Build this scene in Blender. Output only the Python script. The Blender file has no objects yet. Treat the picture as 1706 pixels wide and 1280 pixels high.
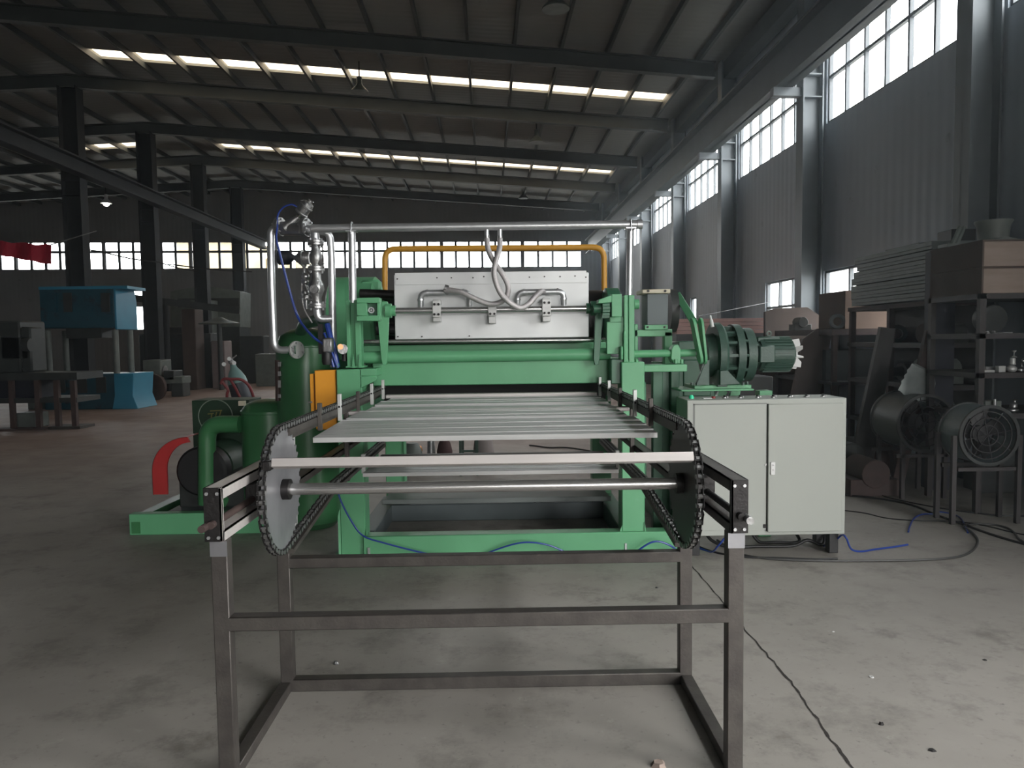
import bpy, math, random
from mathutils import Vector, Matrix
random.seed(7)
R = math.radians
scene = bpy.context.scene
col = scene.collection

# ------------------------------------------------------------------ camera
EYE = 1.55
F = 1232.0
CX, CY = 853.0, 640.0
VPX, VPY, ROLL = 838.0, 565.0, R(0.8)
yw = Vector(((VPX-CX)/F, (CY-VPY)/F, -1.0)).normalized()      # world +Y seen from the camera
zw = Vector((-math.sin(ROLL), math.cos(ROLL), 0.0)); zw = (zw - zw.dot(yw)*yw).normalized()
xw = yw.cross(zw)
W2C = Matrix((xw, yw, zw)).transposed()
C2W = W2C.transposed()
cam_data = bpy.data.cameras.new('camera')
cam_data.sensor_width = 36.0
cam_data.lens = F*36.0/1706.0
cam_data.clip_end = 400
cam = bpy.data.objects.new('camera', cam_data)
col.objects.link(cam)
cam.matrix_world = Matrix.Translation((0, 0, EYE)) @ C2W.to_4x4()
scene.camera = cam

# ------------------------------------------------------------------ daylight
world = bpy.data.worlds.new('overcast_sky'); scene.world = world; world.use_nodes = True
wn = world.node_tree.nodes; wn.clear()
bg = wn.new('ShaderNodeBackground'); wo = wn.new('ShaderNodeOutputWorld')
bg.inputs[0].default_value = (0.98, 0.975, 0.96, 1); bg.inputs[1].default_value = 6.0
world.node_tree.links.new(bg.outputs[0], wo.inputs[0])
scene.view_settings.view_transform = 'Standard'
scene.view_settings.look = 'None'
scene.view_settings.gamma = 1.0
scene.view_settings.use_curve_mapping = False
scene.view_settings.exposure = 1.35
scene.cycles.max_bounces = 6
scene.cycles.diffuse_bounces = 4
scene.cycles.glossy_bounces = 3
scene.cycles.transparent_max_bounces = 12
scene.cycles.use_denoising = True
scene.cycles.caustics_reflective = False
scene.cycles.caustics_refractive = False

def P(px, py, Y):
    """the world point at depth Y that the photograph shows at (px, py)"""
    d = C2W @ Vector(((px-CX)/F, (CY-py)/F, -1.0))
    return Vector((0, 0, EYE)) + d*(Y/d.y)
def FL(px, py, z=0.0):
    d = C2W @ Vector(((px-CX)/F, (CY-py)/F, -1.0))
    return Vector((0, 0, EYE)) + d*((z-EYE)/d.z)
SK, YW, UW = 0.07, 0.02, 5.4
def B(u, v, z):
    """a point of the hall: u across (the sunny wall is u = 5.4), v along, z up"""
    return Vector((u - YW*v, v + SK*(u-UW), z))

# ------------------------------------------------------------------ materials
def _n(nt, t, **kw):
    n = nt.nodes.new(t)
    for k, v in kw.items(): setattr(n, k, v)
    return n
MATS = {}
def mat(name, c, rough=0.6, metal=0.0, c2=None, scale=4.0, bump=0.0, bscale=40.0, spots=None, spec=0.5, stretch=None, amount=0.6, coat=0.0):
    if name in MATS: return MATS[name]
    m = bpy.data.materials.new(name); m.use_nodes = True
    nt = m.node_tree; b = nt.nodes['Principled BSDF']; L = nt.links.new
    b.inputs['Roughness'].default_value = rough; b.inputs['Metallic'].default_value = metal
    b.inputs['Specular IOR Level'].default_value = spec
    b.inputs['Coat Weight'].default_value = coat
    b.inputs['Base Color'].default_value = (*c, 1)
    tc = _n(nt, 'ShaderNodeTexCoord'); mp = _n(nt, 'ShaderNodeMapping'); L(tc.outputs['Object'], mp.inputs[0])
    if stretch: mp.inputs['Scale'].default_value = stretch
    if c2 is None: c2 = tuple(x*0.78 for x in c)
    nz = _n(nt, 'ShaderNodeTexNoise'); nz.inputs['Scale'].default_value = scale; nz.inputs['Detail'].default_value = 5
    L(mp.outputs[0], nz.inputs['Vector'])
    rp = _n(nt, 'ShaderNodeValToRGB'); rp.color_ramp.elements[0].position = 0.35; rp.color_ramp.elements[1].position = 0.65
    L(nz.outputs['Fac'], rp.inputs[0])
    mx = _n(nt, 'ShaderNodeMix', data_type='RGBA'); mx.inputs[6].default_value = (*c, 1); mx.inputs[7].default_value = (*c2, 1)
    ml = _n(nt, 'ShaderNodeMath', operation='MULTIPLY'); ml.inputs[1].default_value = amount
    L(rp.outputs[0], ml.inputs[0]); L(ml.outputs[0], mx.inputs[0])
    out = mx.outputs[2]
    if spots:
        sc, colr, th = spots
        n2 = _n(nt, 'ShaderNodeTexNoise'); n2.inputs['Scale'].default_value = sc; n2.inputs['Detail'].default_value = 8; n2.inputs['Roughness'].default_value = 0.7
        L(mp.outputs[0], n2.inputs['Vector'])
        r2 = _n(nt, 'ShaderNodeValToRGB'); r2.color_ramp.elements[0].position = th; r2.color_ramp.elements[1].position = min(1, th+0.12)
        L(n2.outputs['Fac'], r2.inputs[0])
        m2 = _n(nt, 'ShaderNodeMix', data_type='RGBA'); m2.inputs[7].default_value = (*colr, 1)
        L(r2.outputs[0], m2.inputs[0]); L(out, m2.inputs[6]); out = m2.outputs[2]
    L(out, b.inputs['Base Color'])
    if bump:
        n3 = _n(nt, 'ShaderNodeTexNoise'); n3.inputs['Scale'].default_value = bscale; n3.inputs['Detail'].default_value = 4
        L(mp.outputs[0], n3.inputs['Vector'])
        bp_ = _n(nt, 'ShaderNodeBump'); bp_.inputs['Strength'].default_value = bump; bp_.inputs['Distance'].default_value = 0.01
        L(n3.outputs['Fac'], bp_.inputs['Height']); L(bp_.outputs[0], b.inputs['Normal'])
    MATS[name] = m
    return m
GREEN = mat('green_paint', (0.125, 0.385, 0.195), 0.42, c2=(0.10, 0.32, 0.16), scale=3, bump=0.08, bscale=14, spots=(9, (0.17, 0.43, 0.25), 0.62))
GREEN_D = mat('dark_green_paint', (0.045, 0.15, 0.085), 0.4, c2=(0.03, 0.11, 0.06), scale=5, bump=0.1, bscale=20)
GREEN_T = mat('tank_green_paint', (0.05, 0.19, 0.075), 0.3, c2=(0.04, 0.15, 0.06), scale=3, bump=0.03)
GREEN_M = mat('motor_green_paint', (0.046, 0.092, 0.070), 0.45, c2=(0.03, 0.065, 0.05), scale=8, bump=0.15, bscale=60)
BLACKG = mat('panel_dark_green', (0.012, 0.045, 0.02), 0.5)
STEEL = mat('raw_steel_tube', (0.088, 0.080, 0.072), 0.52, 0.5, c2=(0.05, 0.043, 0.042), scale=14, stretch=(1, 1, 1), bump=0.1, bscale=80, spots=(22, (0.12, 0.10, 0.095), 0.62))
STEEL_D = mat('dark_oily_steel', (0.030, 0.028, 0.028), 0.45, 0.6, scale=20, bump=0.2, bscale=60)
DISC = mat('cut_steel_disc', (0.34, 0.34, 0.36), 0.34, 0.6, c2=(0.19, 0.19, 0.20), scale=6, bump=0.05, bscale=30)
CHROME = mat('polished_shaft', (0.66, 0.65, 0.64), 0.24, 0.9, amount=0.2)
GALV = mat('galvanised_pipe', (0.62, 0.63, 0.64), 0.36, 0.8, c2=(0.5, 0.51, 0.53), scale=12, bump=0.03)
CAST = mat('cast_valve_steel', (0.42, 0.42, 0.42), 0.36, 0.9, c2=(0.28, 0.28, 0.28), scale=20, bump=0.25, bscale=60)
ALU = mat('brushed_aluminium_sheet', (0.56, 0.56, 0.55), 0.42, 0.3, c2=(0.44, 0.445, 0.44), scale=5, stretch=(0.6, 9, 9), bump=0.05)
ALU_B = mat('pale_aluminium_bar', (0.62, 0.58, 0.56), 0.38, 0.35, c2=(0.52, 0.49, 0.48), scale=5, stretch=(0.5, 8, 8))
INOX = mat('satin_stainless_cover', (0.68, 0.69, 0.69), 0.42, 0.3, c2=(0.57, 0.58, 0.585), scale=3.5, bump=0.05, bscale=6)
CAB = mat('cabinet_pale_grey_paint', (0.385, 0.405, 0.37), 0.48, c2=(0.36, 0.38, 0.35), scale=1.5)
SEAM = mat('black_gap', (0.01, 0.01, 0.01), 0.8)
ORANGE = mat('orange_paint', (0.78, 0.33, 0.025), 0.4, c2=(0.70, 0.28, 0.02), scale=2)
OCHRE = mat('ochre_pipe_paint', (0.72, 0.36, 0.05), 0.38, c2=(0.6, 0.29, 0.03), scale=6)
REDP = mat('red_paint', (0.42, 0.03, 0.03), 0.4, c2=(0.32, 0.02, 0.02))
HOSE = mat('braided_steel_hose', (0.60, 0.57, 0.57), 0.4, 0.6, c2=(0.48, 0.46, 0.46), scale=60, bump=0.5, bscale=200)
BLUEH = mat('blue_air_hose', (0.025, 0.06, 0.30), 0.3, c2=(0.02, 0.045, 0.24))
BLACK = mat('black_rubber', (0.012, 0.012, 0.013), 0.5)
WHITE = mat('white_plastic', (0.75, 0.75, 0.74), 0.4)
CREAM = mat('cream_paint', (0.60, 0.55, 0.42), 0.5)
GREYB = mat('blue_grey_paint', (0.11, 0.135, 0.14), 0.5)
PINK = mat('pinkish_boards', (0.42, 0.25, 0.22), 0.8, c2=(0.3, 0.17, 0.15), scale=3, stretch=(1, 1, 12))
BROWN = mat('brown_board', (0.075, 0.052, 0.042), 0.8, c2=(0.05, 0.035, 0.03), scale=4)
WOOD = mat('pale_crate_wood', (0.30, 0.235, 0.20), 0.75, c2=(0.22, 0.17, 0.14), scale=4, stretch=(1, 6, 6), bump=0.1)
CARD = mat('brown_cardboard', (0.15, 0.10, 0.075), 0.85)
PANEL = mat('dusty_grey_panel', (0.17, 0.19, 0.185), 0.55, 0.2, c2=(0.13, 0.145, 0.14), scale=3, stretch=(1, 3, 6))
RACK = mat('rack_dark_steel', (0.055, 0.05, 0.05), 0.55, 0.4)
RUSTY = mat('rusty_brown_steel', (0.075, 0.05, 0.045), 0.7, 0.2, c2=(0.045, 0.03, 0.028), scale=8)
BLUEM = mat('press_blue_lit', (0.03, 0.23, 0.36), 0.45, c2=(0.025, 0.18, 0.29), scale=2)  # lighter copy of the blue for the end lit from the windows
BLUED = mat('press_blue_shaded', (0.012, 0.07, 0.10), 0.5, c2=(0.01, 0.05, 0.075), scale=4, spots=(3, (0.02, 0.02, 0.022), 0.55))  # same blue, darkened in the colour for the shaded front
MACHD = mat('dark_machine_paint', (0.035, 0.04, 0.038), 0.5, c2=(0.022, 0.024, 0.024), scale=6)
MACHG = mat('grey_green_machine_paint', (0.14, 0.16, 0.145), 0.5, c2=(0.08, 0.09, 0.085), scale=5)
BANNER = mat('red_cloth', (0.40, 0.012, 0.035), 0.8, c2=(0.33, 0.01, 0.03), spots=(8, (0.5, 0.10, 0.12), 0.70))
TEAL = mat('pale_teal_paint', (0.22, 0.36, 0.34), 0.4)
COPPER = mat('brass', (0.5, 0.25, 0.12), 0.35, 0.8)
LUG = mat('white_zinc_lug', (0.55, 0.56, 0.54), 0.45, 0.3)

# ------------------------------------------------------------------ mesh builder
def catmull(pts, n=6):
    pts = [Vector(p) for p in pts]; out = []
    q = [2*pts[0]-pts[1]] + pts + [2*pts[-1]-pts[-2]]
    for i in range(1, len(q)-2):
        a, b, c, d = q[i-1], q[i], q[i+1], q[i+2]
        for k in range(n):
            t = k/n
            out.append(0.5*((2*b)+(c-a)*t+(2*a-5*b+4*c-d)*t*t+(3*b-a-3*c+d)*t**3))
    out.append(pts[-1]); return out
def fillet(pts, r, n=6):
    pts = [Vector(p) for p in pts]; out = [pts[0]]
    for i in range(1, len(pts)-1):
        a, b, c = pts[i-1], pts[i], pts[i+1]
        u, w = (a-b).normalized(), (c-b).normalized()
        rr = min(r, (a-b).length*0.48, (c-b).length*0.48)
        p0, p1 = b+u*rr, b+w*rr
        for k in range(n+1):
            t = k/n
            out.append(p0*(1-t)**2 + b*(2*t*(1-t)) + p1*t*t)
    out.append(pts[-1]); return out

class MB:
    def __init__(s): s.v = []; s.f = []
    def add(s, vs, fs):
        o = len(s.v); s.v += [Vector(p) for p in vs]; s.f += [tuple(i+o for i in f) for f in fs]; return s
    def hexa(s, c):
        return s.add(c, [(0,3,2,1),(4,5,6,7),(0,1,5,4),(1,2,6,5),(2,3,7,6),(3,0,4,7)])
    def box(s, x0, x1, y0, y1, z0, z1, xf=None):
        c = [(x0,y0,z0),(x1,y0,z0),(x1,y1,z0),(x0,y1,z0),(x0,y0,z1),(x1,y0,z1),(x1,y1,z1),(x0,y1,z1)]
        if xf: c = [xf(*p) for p in c]
        return s.hexa(c)
    def pb(s, x0, y0, x1, y1, Y, D):
        """a box whose front face, at depth Y, is the photograph's rectangle x0,y0-x1,y1; D deep"""
        mx, my = (x0+x1)/2, (y0+y1)/2
        return s.box(P(x0,my,Y).x, P(x1,my,Y).x, Y, Y+D, P(mx,y1,Y).z, P(mx,y0,Y).z)
    def bar(s, p, q, w, h, up=(0,0,1)):
        p, q = Vector(p), Vector(q); d = (q-p).normalized(); up = Vector(up)
        if abs(d.dot(up)) > 0.98: up = Vector((0,1,0))
        a = d.cross(up).normalized(); b = a.cross(d).normalized()
        a *= w/2; b *= h/2
        return s.hexa([p-a-b, p+a-b, q+a-b, q-a-b, p-a+b, p+a+b, q+a+b, q-a+b])
    def cyl(s, p, q, r, r2=None, n=16, caps=True):
        p, q = Vector(p), Vector(q); r2 = r if r2 is None else r2
        d = (q-p).normalized(); up = Vector((0,0,1)) if abs(d.z) < 0.9 else Vector((0,1,0))
        a = d.cross(up).normalized(); b = d.cross(a).normalized()
        vs = []
        for c, rr in ((p, r), (q, r2)):
            for i in range(n):
                t = 2*math.pi*i/n; vs.append(c + a*math.cos(t)*rr + b*math.sin(t)*rr)
        fs = [(i, (i+1)%n, n+(i+1)%n, n+i) for i in range(n)]
        if caps: fs += [tuple(range(n-1,-1,-1)), tuple(range(n,2*n))]
        return s.add(vs, fs)
    def lathe(s, p, axis, prof, n=20):
        """prof: (distance along axis, radius)"""
        p = Vector(p); d = Vector(axis).normalized(); up = Vector((0,0,1)) if abs(d.z) < 0.9 else Vector((0,1,0))
        a = d.cross(up).normalized(); b = d.cross(a).normalized(); vs = []; fs = []
        for t, r in prof:
            for i in range(n):
                w = 2*math.pi*i/n; vs.append(p+d*t+a*math.cos(w)*r+b*math.sin(w)*r)
        for k in range(len(prof)-1):
            for i in range(n): fs.append((k*n+i, k*n+(i+1)%n, (k+1)*n+(i+1)%n, (k+1)*n+i))
        m = len(prof)-1
        fs += [tuple(range(n-1,-1,-1)), tuple(range(m*n, m*n+n))]
        return s.add(vs, fs)
    def ring(s, p, axis, ro, ri, th, n=24):
        p = Vector(p); d = Vector(axis).normalized(); up = Vector((0,0,1)) if abs(d.z) < 0.9 else Vector((0,1,0))
        a = d.cross(up).normalized(); b = d.cross(a).normalized(); vs = []; fs = []
        for (t, r) in ((-th/2, ro), (th/2, ro), (th/2, ri), (-th/2, ri)):
            for i in range(n):
                w = 2*math.pi*i/n; vs.append(p+d*t+a*math.cos(w)*r+b*math.sin(w)*r)
        for k in range(4):
            k2 = (k+1) % 4
            for i in range(n): fs.append((k*n+i, k*n+(i+1)%n, k2*n+(i+1)%n, k2*n+i))
        return s.add(vs, fs)
    def tube(s, pts, r, n=10, caps=True):
        pts = [Vector(p) for p in pts]
        ps = [pts[0]]
        for p in pts[1:]:
            if (p-ps[-1]).length > 1e-5: ps.append(p)
        pts = ps; N = len(pts); T = []
        for i in range(N):
            T.append((pts[min(i+1,N-1)]-pts[max(i-1,0)]).normalized())
        a = T[0].orthogonal().normalized(); vs = []
        for i in range(N):
            a = (a - a.dot(T[i])*T[i])
            a = a.normalized() if a.length > 1e-6 else T[i].orthogonal().normalized()
            b = T[i].cross(a)
            rr = r[i] if isinstance(r, (list, tuple)) else r
            for k in range(n):
                w = 2*math.pi*k/n; vs.append(pts[i]+a*math.cos(w)*rr+b*math.sin(w)*rr)
        fs = []
        for i in range(N-1):
            for k in range(n): fs.append((i*n+k, i*n+(k+1)%n, (i+1)*n+(k+1)%n, (i+1)*n+k))
        if caps: fs += [tuple(range(n-1,-1,-1)), tuple(range((N-1)*n, N*n))]
        return s.add(vs, fs)
    def prism(s, poly, off):
        """poly: 3-D outline; off: extrusion vector"""
        poly = [Vector(p) for p in poly]; off = Vector(off); n = len(poly)
        vs = poly + [p+off for p in poly]
        fs = [tuple(range(n-1,-1,-1)), tuple(range(n,2*n))] + [(i,(i+1)%n,n+(i+1)%n,n+i) for i in range(n)]
        return s.add(vs, fs)
    def sph(s, c, r, n=12, sz=1.0):
        prof = []
        m = max(5, n//2)
        for i in range(m+1):
            t = math.pi*i/m; prof.append((-math.cos(t)*r*sz, max(1e-4, math.sin(t)*r)))
        return s.lathe(c, (0,0,1), prof, n)
    def grid(s, u0, u1, z0, z1, holes, f0, f1):
        """a slab over u0..u1 x z0..z1 with rectangular holes; f0/f1 map (u,z) to its two faces"""
        us = sorted({u0,u1}|{h[0] for h in holes}|{h[1] for h in holes}); us = [u for u in us if u0<=u<=u1]
        zs = sorted({z0,z1}|{h[2] for h in holes}|{h[3] for h in holes}); zs = [z for z in zs if z0<=z<=z1]
        def hole(u, z): return any(h[0]<u<h[1] and h[2]<z<h[3] for h in holes)
        for i in range(len(us)-1):
            k = 0
            while k < len(zs)-1:
                if hole((us[i]+us[i+1])/2, (zs[k]+zs[k+1])/2): k += 1; continue
                j = k
                while j+1 < len(zs)-1 and not hole((us[i]+us[i+1])/2, (zs[j+1]+zs[j+2])/2): j += 1
                a, b, c, d = us[i], us[i+1], zs[k], zs[j+1]
                s.hexa([f0(a,c), f0(b,c), f1(b,c), f1(a,c), f0(a,d), f0(b,d), f1(b,d), f1(a,d)])
                k = j+1
        return s
    def build(s, name, m, parent=None, bevel=0.0, smooth=True, kind=None):
        off = wpos(parent) if parent else Vector((0,0,0))
        me = bpy.data.meshes.new(name)
        me.from_pydata([tuple(p-off) for p in s.v], [], s.f)
        me.materials.append(m)
        if smooth:
            me.polygons.foreach_set('use_smooth', [True]*len(me.polygons))
            me.set_sharp_from_angle(angle=R(38))
        me.update()
        o = bpy.data.objects.new(name, me); col.objects.link(o)
        if parent: o.parent = parent
        if bevel:
            bv = o.modifiers.new('edges', 'BEVEL'); bv.width = bevel; bv.segments = 1; bv.limit_method = 'ANGLE'; bv.angle_limit = R(50)
        if kind: o['kind'] = kind
        return o
def wpos(o):
    p = Vector((0,0,0))
    while o: p += o.location; o = o.parent
    return p
def tag(o, label, cat, group=None):
    o['label'] = label; o['category'] = cat
    if group: o['group'] = group
    return o
def thing(name, label, cat, loc=(0,0,0), group=None):
    o = bpy.data.objects.new(name, None); col.objects.link(o); o.location = loc
    return tag(o, label, cat, group)
def cloned(root, delta, label=None):
    def rec(o, parent):
        c = o.copy(); col.objects.link(c)
        if parent: c.parent = parent
        for ch in kids[o.name]: rec(ch, c)
        return c
    kids = {}
    allo = [root] + list(root.children_recursive)
    for o in allo: kids[o.name] = list(o.children)
    c = rec(root, None); c.location = root.location + Vector(delta)
    if label: c['label'] = label
    return c
def bolts(points, axis, parent, r=0.009, h=0.008, m=None):
    for p in points:
        p = Vector(p)
        MB().cyl(p, p+Vector(axis)*h, r, n=6).build('bolt', m or GALV, parent, smooth=False)
# ================================================================== THE HALL
V0, V1 = -12.0, 35.1          # back and far walls
UL, UR, URI = -26.2, 5.4, -10.4   # dark wall, sunny wall, ridge
def roofz(u): return EYE + 6.90 - 0.062*abs(u-URI)
DOOR = (-4.8, 1.1, 0, 4.3)
SILL, HEAD = EYE+3.33, EYE+4.56

def wall_mat(name, c, c2, ax):
    m = mat(name, c, 0.6, c2=c2, scale=0.7, spots=(2.5, tuple(x*0.6 for x in c), 0.62))
    nt = m.node_tree; L = nt.links.new
    tc = nt.nodes.new('ShaderNodeTexCoord'); wv = nt.nodes.new('ShaderNodeTexWave'); wv.bands_direction = ax
    wv.inputs['Scale'].default_value = 1.6; wv.inputs['Distortion'].default_value = 0
    L(tc.outputs['Object'], wv.inputs['Vector'])
    b = nt.nodes.new('ShaderNodeBump'); b.inputs['Strength'].default_value = 0.13; b.inputs['Distance'].default_value = 0.03
    L(wv.outputs['Fac'], b.inputs['Height']); L(b.outputs[0], nt.nodes['Principled BSDF'].inputs['Normal'])
    return m
WALL_R = wall_mat('profiled_wall_sheet', (0.43, 0.48, 0.54), (0.36, 0.40, 0.45), 'Y')
WALL_F = wall_mat('far_wall_render', (0.20, 0.20, 0.20), (0.15, 0.15, 0.15), 'X')
ROOFM = wall_mat('roof_sheet', (0.21, 0.22, 0.205), (0.16, 0.17, 0.16), 'Y')
GIRD = mat('grey_girder_paint', (0.07, 0.08, 0.08), 0.6, c2=(0.05, 0.057, 0.057), scale=2)
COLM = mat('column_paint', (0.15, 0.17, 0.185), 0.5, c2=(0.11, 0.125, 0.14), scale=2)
COLD = mat('shaded_bay_paint', (0.03, 0.032, 0.034), 0.8, spec=0.2)  # darker twin of the girder paint; the dim bay's shade is in the colour
FRAMEM = mat('window_frame_steel', (0.10, 0.11, 0.12), 0.5)

# concrete floor
fm = bpy.data.materials.new('worn_concrete'); fm.use_nodes = True
nt = fm.node_tree; b = nt.nodes['Principled BSDF']; L = nt.links.new
tc = _n(nt, 'ShaderNodeTexCoord')
def noise(sc, det=6, ro=0.6, src=None):
    n = _n(nt, 'ShaderNodeTexNoise'); n.inputs['Scale'].default_value = sc; n.inputs['Detail'].default_value = det; n.inputs['Roughness'].default_value = ro
    L(src or tc.outputs['Object'], n.inputs['Vector']); return n.outputs['Fac']
def ramp(src, a, b_, ca=(0,0,0,1), cb=(1,1,1,1)):
    r = _n(nt, 'ShaderNodeValToRGB'); r.color_ramp.elements[0].position = a; r.color_ramp.elements[1].position = b_
    r.color_ramp.elements[0].color = ca; r.color_ramp.elements[1].color = cb; L(src, r.inputs[0]); return r.outputs[0]
def mix(f, a, b_, mode='MIX'):
    m = _n(nt, 'ShaderNodeMix', data_type='RGBA', blend_type=mode)
    for s, i in ((f,0),(a,6),(b_,7)):
        if hasattr(s, 'is_linked') or hasattr(s, 'links'): L(s, m.inputs[i])
        else: m.inputs[i].default_value = s if i == 0 else (*s, 1)
    return m.outputs[2]
c0 = mix(ramp(noise(0.55, 5), 0.35, 0.68), (0.37, 0.345, 0.31), (0.28, 0.26, 0.235))
c1 = mix(ramp(noise(2.6, 9, 0.75), 0.50, 0.66), c0, (0.225, 0.208, 0.187))
c1 = mix(ramp(noise(7.0, 8, 0.8), 0.60, 0.72), c1, (0.42, 0.40, 0.36))
c1 = mix(ramp(noise(1.3, 7, 0.7), 0.60, 0.72), c1, (0.19, 0.172, 0.152))
c2 = mix(ramp(noise(26, 5, 0.7), 0.60, 0.78), c1, (0.12, 0.112, 0.10))
# reddish worn floor paint over the far half of the hall
sp = _n(nt, 'ShaderNodeSeparateXYZ'); L(tc.outputs['Object'], sp.inputs[0])
wob = _n(nt, 'ShaderNodeMath', operation='MULTIPLY_ADD'); L(noise(0.35, 5), wob.inputs[0]); wob.inputs[1].default_value = 5.0; L(sp.outputs['Y'], wob.inputs[2])
far = ramp(wob.outputs[0], 0.0, 1.0)
mr = _n(nt, 'ShaderNodeMapRange'); L(wob.outputs[0], mr.inputs[0]); mr.inputs[1].default_value = 9.5; mr.inputs[2].default_value = 15.0
red = mix(ramp(noise(1.1, 6), 0.35, 0.7), (0.31, 0.225, 0.19), (0.22, 0.155, 0.13))
c3 = mix(mr.outputs[0], c2, red)
L(c3, b.inputs['Base Color'])
rr = _n(nt, 'ShaderNodeMapRange'); L(noise(2.2, 6), rr.inputs[0]); rr.inputs[3].default_value = 0.42; rr.inputs[4].default_value = 0.75
L(rr.outputs[0], b.inputs['Roughness'])
bm_ = _n(nt, 'ShaderNodeBump'); bm_.inputs['Strength'].default_value = 0.12; bm_.inputs['Distance'].default_value = 0.008
L(noise(18, 6, 0.7), bm_.inputs['Height']); L(bm_.outputs[0], b.inputs['Normal'])
fl = MB().box(UL-0.3, UR+0.3, V0-0.3, V1+0.3, -0.2, 0, B).build('floor', fm, smooth=False); fl['kind'] = 'structure'
gr = MB().box(-90, 90, -80, 120, -0.5, -0.22).build('ground', mat('yard_concrete', (0.28, 0.27, 0.25), 0.9), smooth=False); gr['kind'] = 'structure'
# the long shrinkage crack
JO = mat('crack_dirt', (0.035, 0.03, 0.027), 0.9)
ck = MB(); pts = []
cpx = [(1150,940),(1178,972),(1205,1003),(1232,1038),(1252,1062),(1275,1088),(1302,1118),(1322,1142),(1340,1168),(1362,1198),(1380,1228),(1402,1254),(1425,1290)]
for i, (a, c) in enumerate(cpx):
    p = FL(a, c, 0.001)
    pts.append(p)
fine = []
for i in range(len(pts)-1):
    for k in range(4):
        q = pts[i].lerp(pts[i+1], k/4); fine.append(q+Vector((random.uniform(-.006,.006), 0, 0)))
fine.append(pts[-1])
for i in range(len(fine)-1):
    w = 0.0035+0.004*random.random()*(1 if i > 20 else 0.5)
    a, c = fine[i], fine[i+1]
    ck.add([a-Vector((w,0,0)), a+Vector((w,0,0)), c+Vector((w,0,0)), c-Vector((w,0,0))], [(0,1,2,3)])
ck.build('crack', JO, fl, smooth=False)

# ---- glass
gm = bpy.data.materials.new('dusty_window_glass'); gm.use_nodes = True
nt2 = gm.node_tree; nt2.nodes.clear()
o_ = nt2.nodes.new('ShaderNodeOutputMaterial'); t_ = nt2.nodes.new('ShaderNodeBsdfTransparent'); g_ = nt2.nodes.new('ShaderNodeBsdfGlossy')
t_.inputs[0].default_value = (0.93, 0.95, 0.96, 1); g_.inputs['Roughness'].default_value = 0.08
x_ = nt2.nodes.new('ShaderNodeMixShader'); x_.inputs[0].default_value = 0.05
nt2.links.new(t_.outputs[0], x_.inputs[1]); nt2.links.new(g_.outputs[0], x_.inputs[2]); nt2.links.new(x_.outputs[0], o_.inputs[0])
GLASS = gm
sm = bpy.data.materials.new('translucent_roof_sheet'); sm.use_nodes = True
nt3 = sm.node_tree; nt3.nodes.clear()
o_ = nt3.nodes.new('ShaderNodeOutputMaterial'); t_ = nt3.nodes.new('ShaderNodeBsdfTransparent'); t_.inputs[0].default_value = (0.52, 0.47, 0.40, 1)
nt3.links.new(t_.outputs[0], o_.inputs[0]); SKYL = sm

WN = [0]
def window(f, a0, a1, z0, z1, n, zbar, bw_=0.022):
    """steel window in a wall; f(a, depth, z) maps into the hall. Frame, bars and panes."""
    WN[0] += 1
    root = MB()
    t = 0.035
    def bx(x0, x1, y0, y1, m):
        c = [(x0,-.03,y0),(x1,-.03,y0),(x1,.03,y0),(x0,.03,y0),(x0,-.03,y1),(x1,-.03,y1),(x1,.03,y1),(x0,.03,y1)]
        m.hexa([f(*p) for p in c])
    bx(a0, a1, z0, z0+t, root); bx(a0, a1, z1-t, z1, root); bx(a0, a0+t, z0, z1, root); bx(a1-t, a1, z0, z1, root)
    w = root.build('window_%d' % WN[0], FRAMEM, smooth=False); w['kind'] = 'structure'
    bars = MB(); zb = z0+(z1-z0)*zbar if zbar else None
    st = (a1-a0)/n
    for i in range(1, n): bx(a0+i*st-bw_, a0+i*st+bw_, z0, z1, bars)
    if zb: bx(a0, a1, zb-bw_, zb+bw_, bars)
    if n > 1 or zb: bars.build('glazing_bar', FRAMEM, w, smooth=False)
    rows = [(z0, zb), (zb, z1)] if zb else [(z0, z1)]
    for i in range(n):
        for (y0, y1) in rows:
            m = MB(); x0, x1 = a0+i*st, a0+(i+1)*st
            m.hexa([f(x0,-.004,y0), f(x1,-.004,y0), f(x1,.004,y0), f(x0,.004,y0), f(x0,-.004,y1), f(x1,-.004,y1), f(x1,.004,y1), f(x0,.004,y1)])
            m.build('pane', GLASS, w, smooth=False)
    return w

# ---- sunny wall (windows high up, a few low ones)
bays = [7.9+4.1*k for k in range(-5, 7)]            # columns along the wall
hi = [(c+0.62, c+3.97) for c in bays if c+4.0 < V1]
low = [(8.75, 11.9, EYE+0.04, EYE+1.02), (12.6, 14.4, EYE+0.04, EYE+1.02), (19.2, 19.75, EYE+0.25, EYE+1.02)]
holes = [(a, c, SILL, HEAD) for a, c in hi] + low + [DOOR]
w = MB().grid(V0, V1, 0, roofz(UR), holes, lambda v, z: B(UR, v, z), lambda v, z: B(UR+0.12, v, z)).build('wall_right', WALL_R, smooth=False); w['kind'] = 'structure'
fR = lambda a, d, z: B(UR+0.06+d, a, z)
for a, c in hi: window(fR, a, c, SILL, HEAD, 6, 0.58)
for a, c, z0, z1 in low: window(fR, a, c, z0, z1, 4 if c-a > 2 else (3 if c-a > 1 else 1), 0.5 if c-a > 1 else None)
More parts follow.
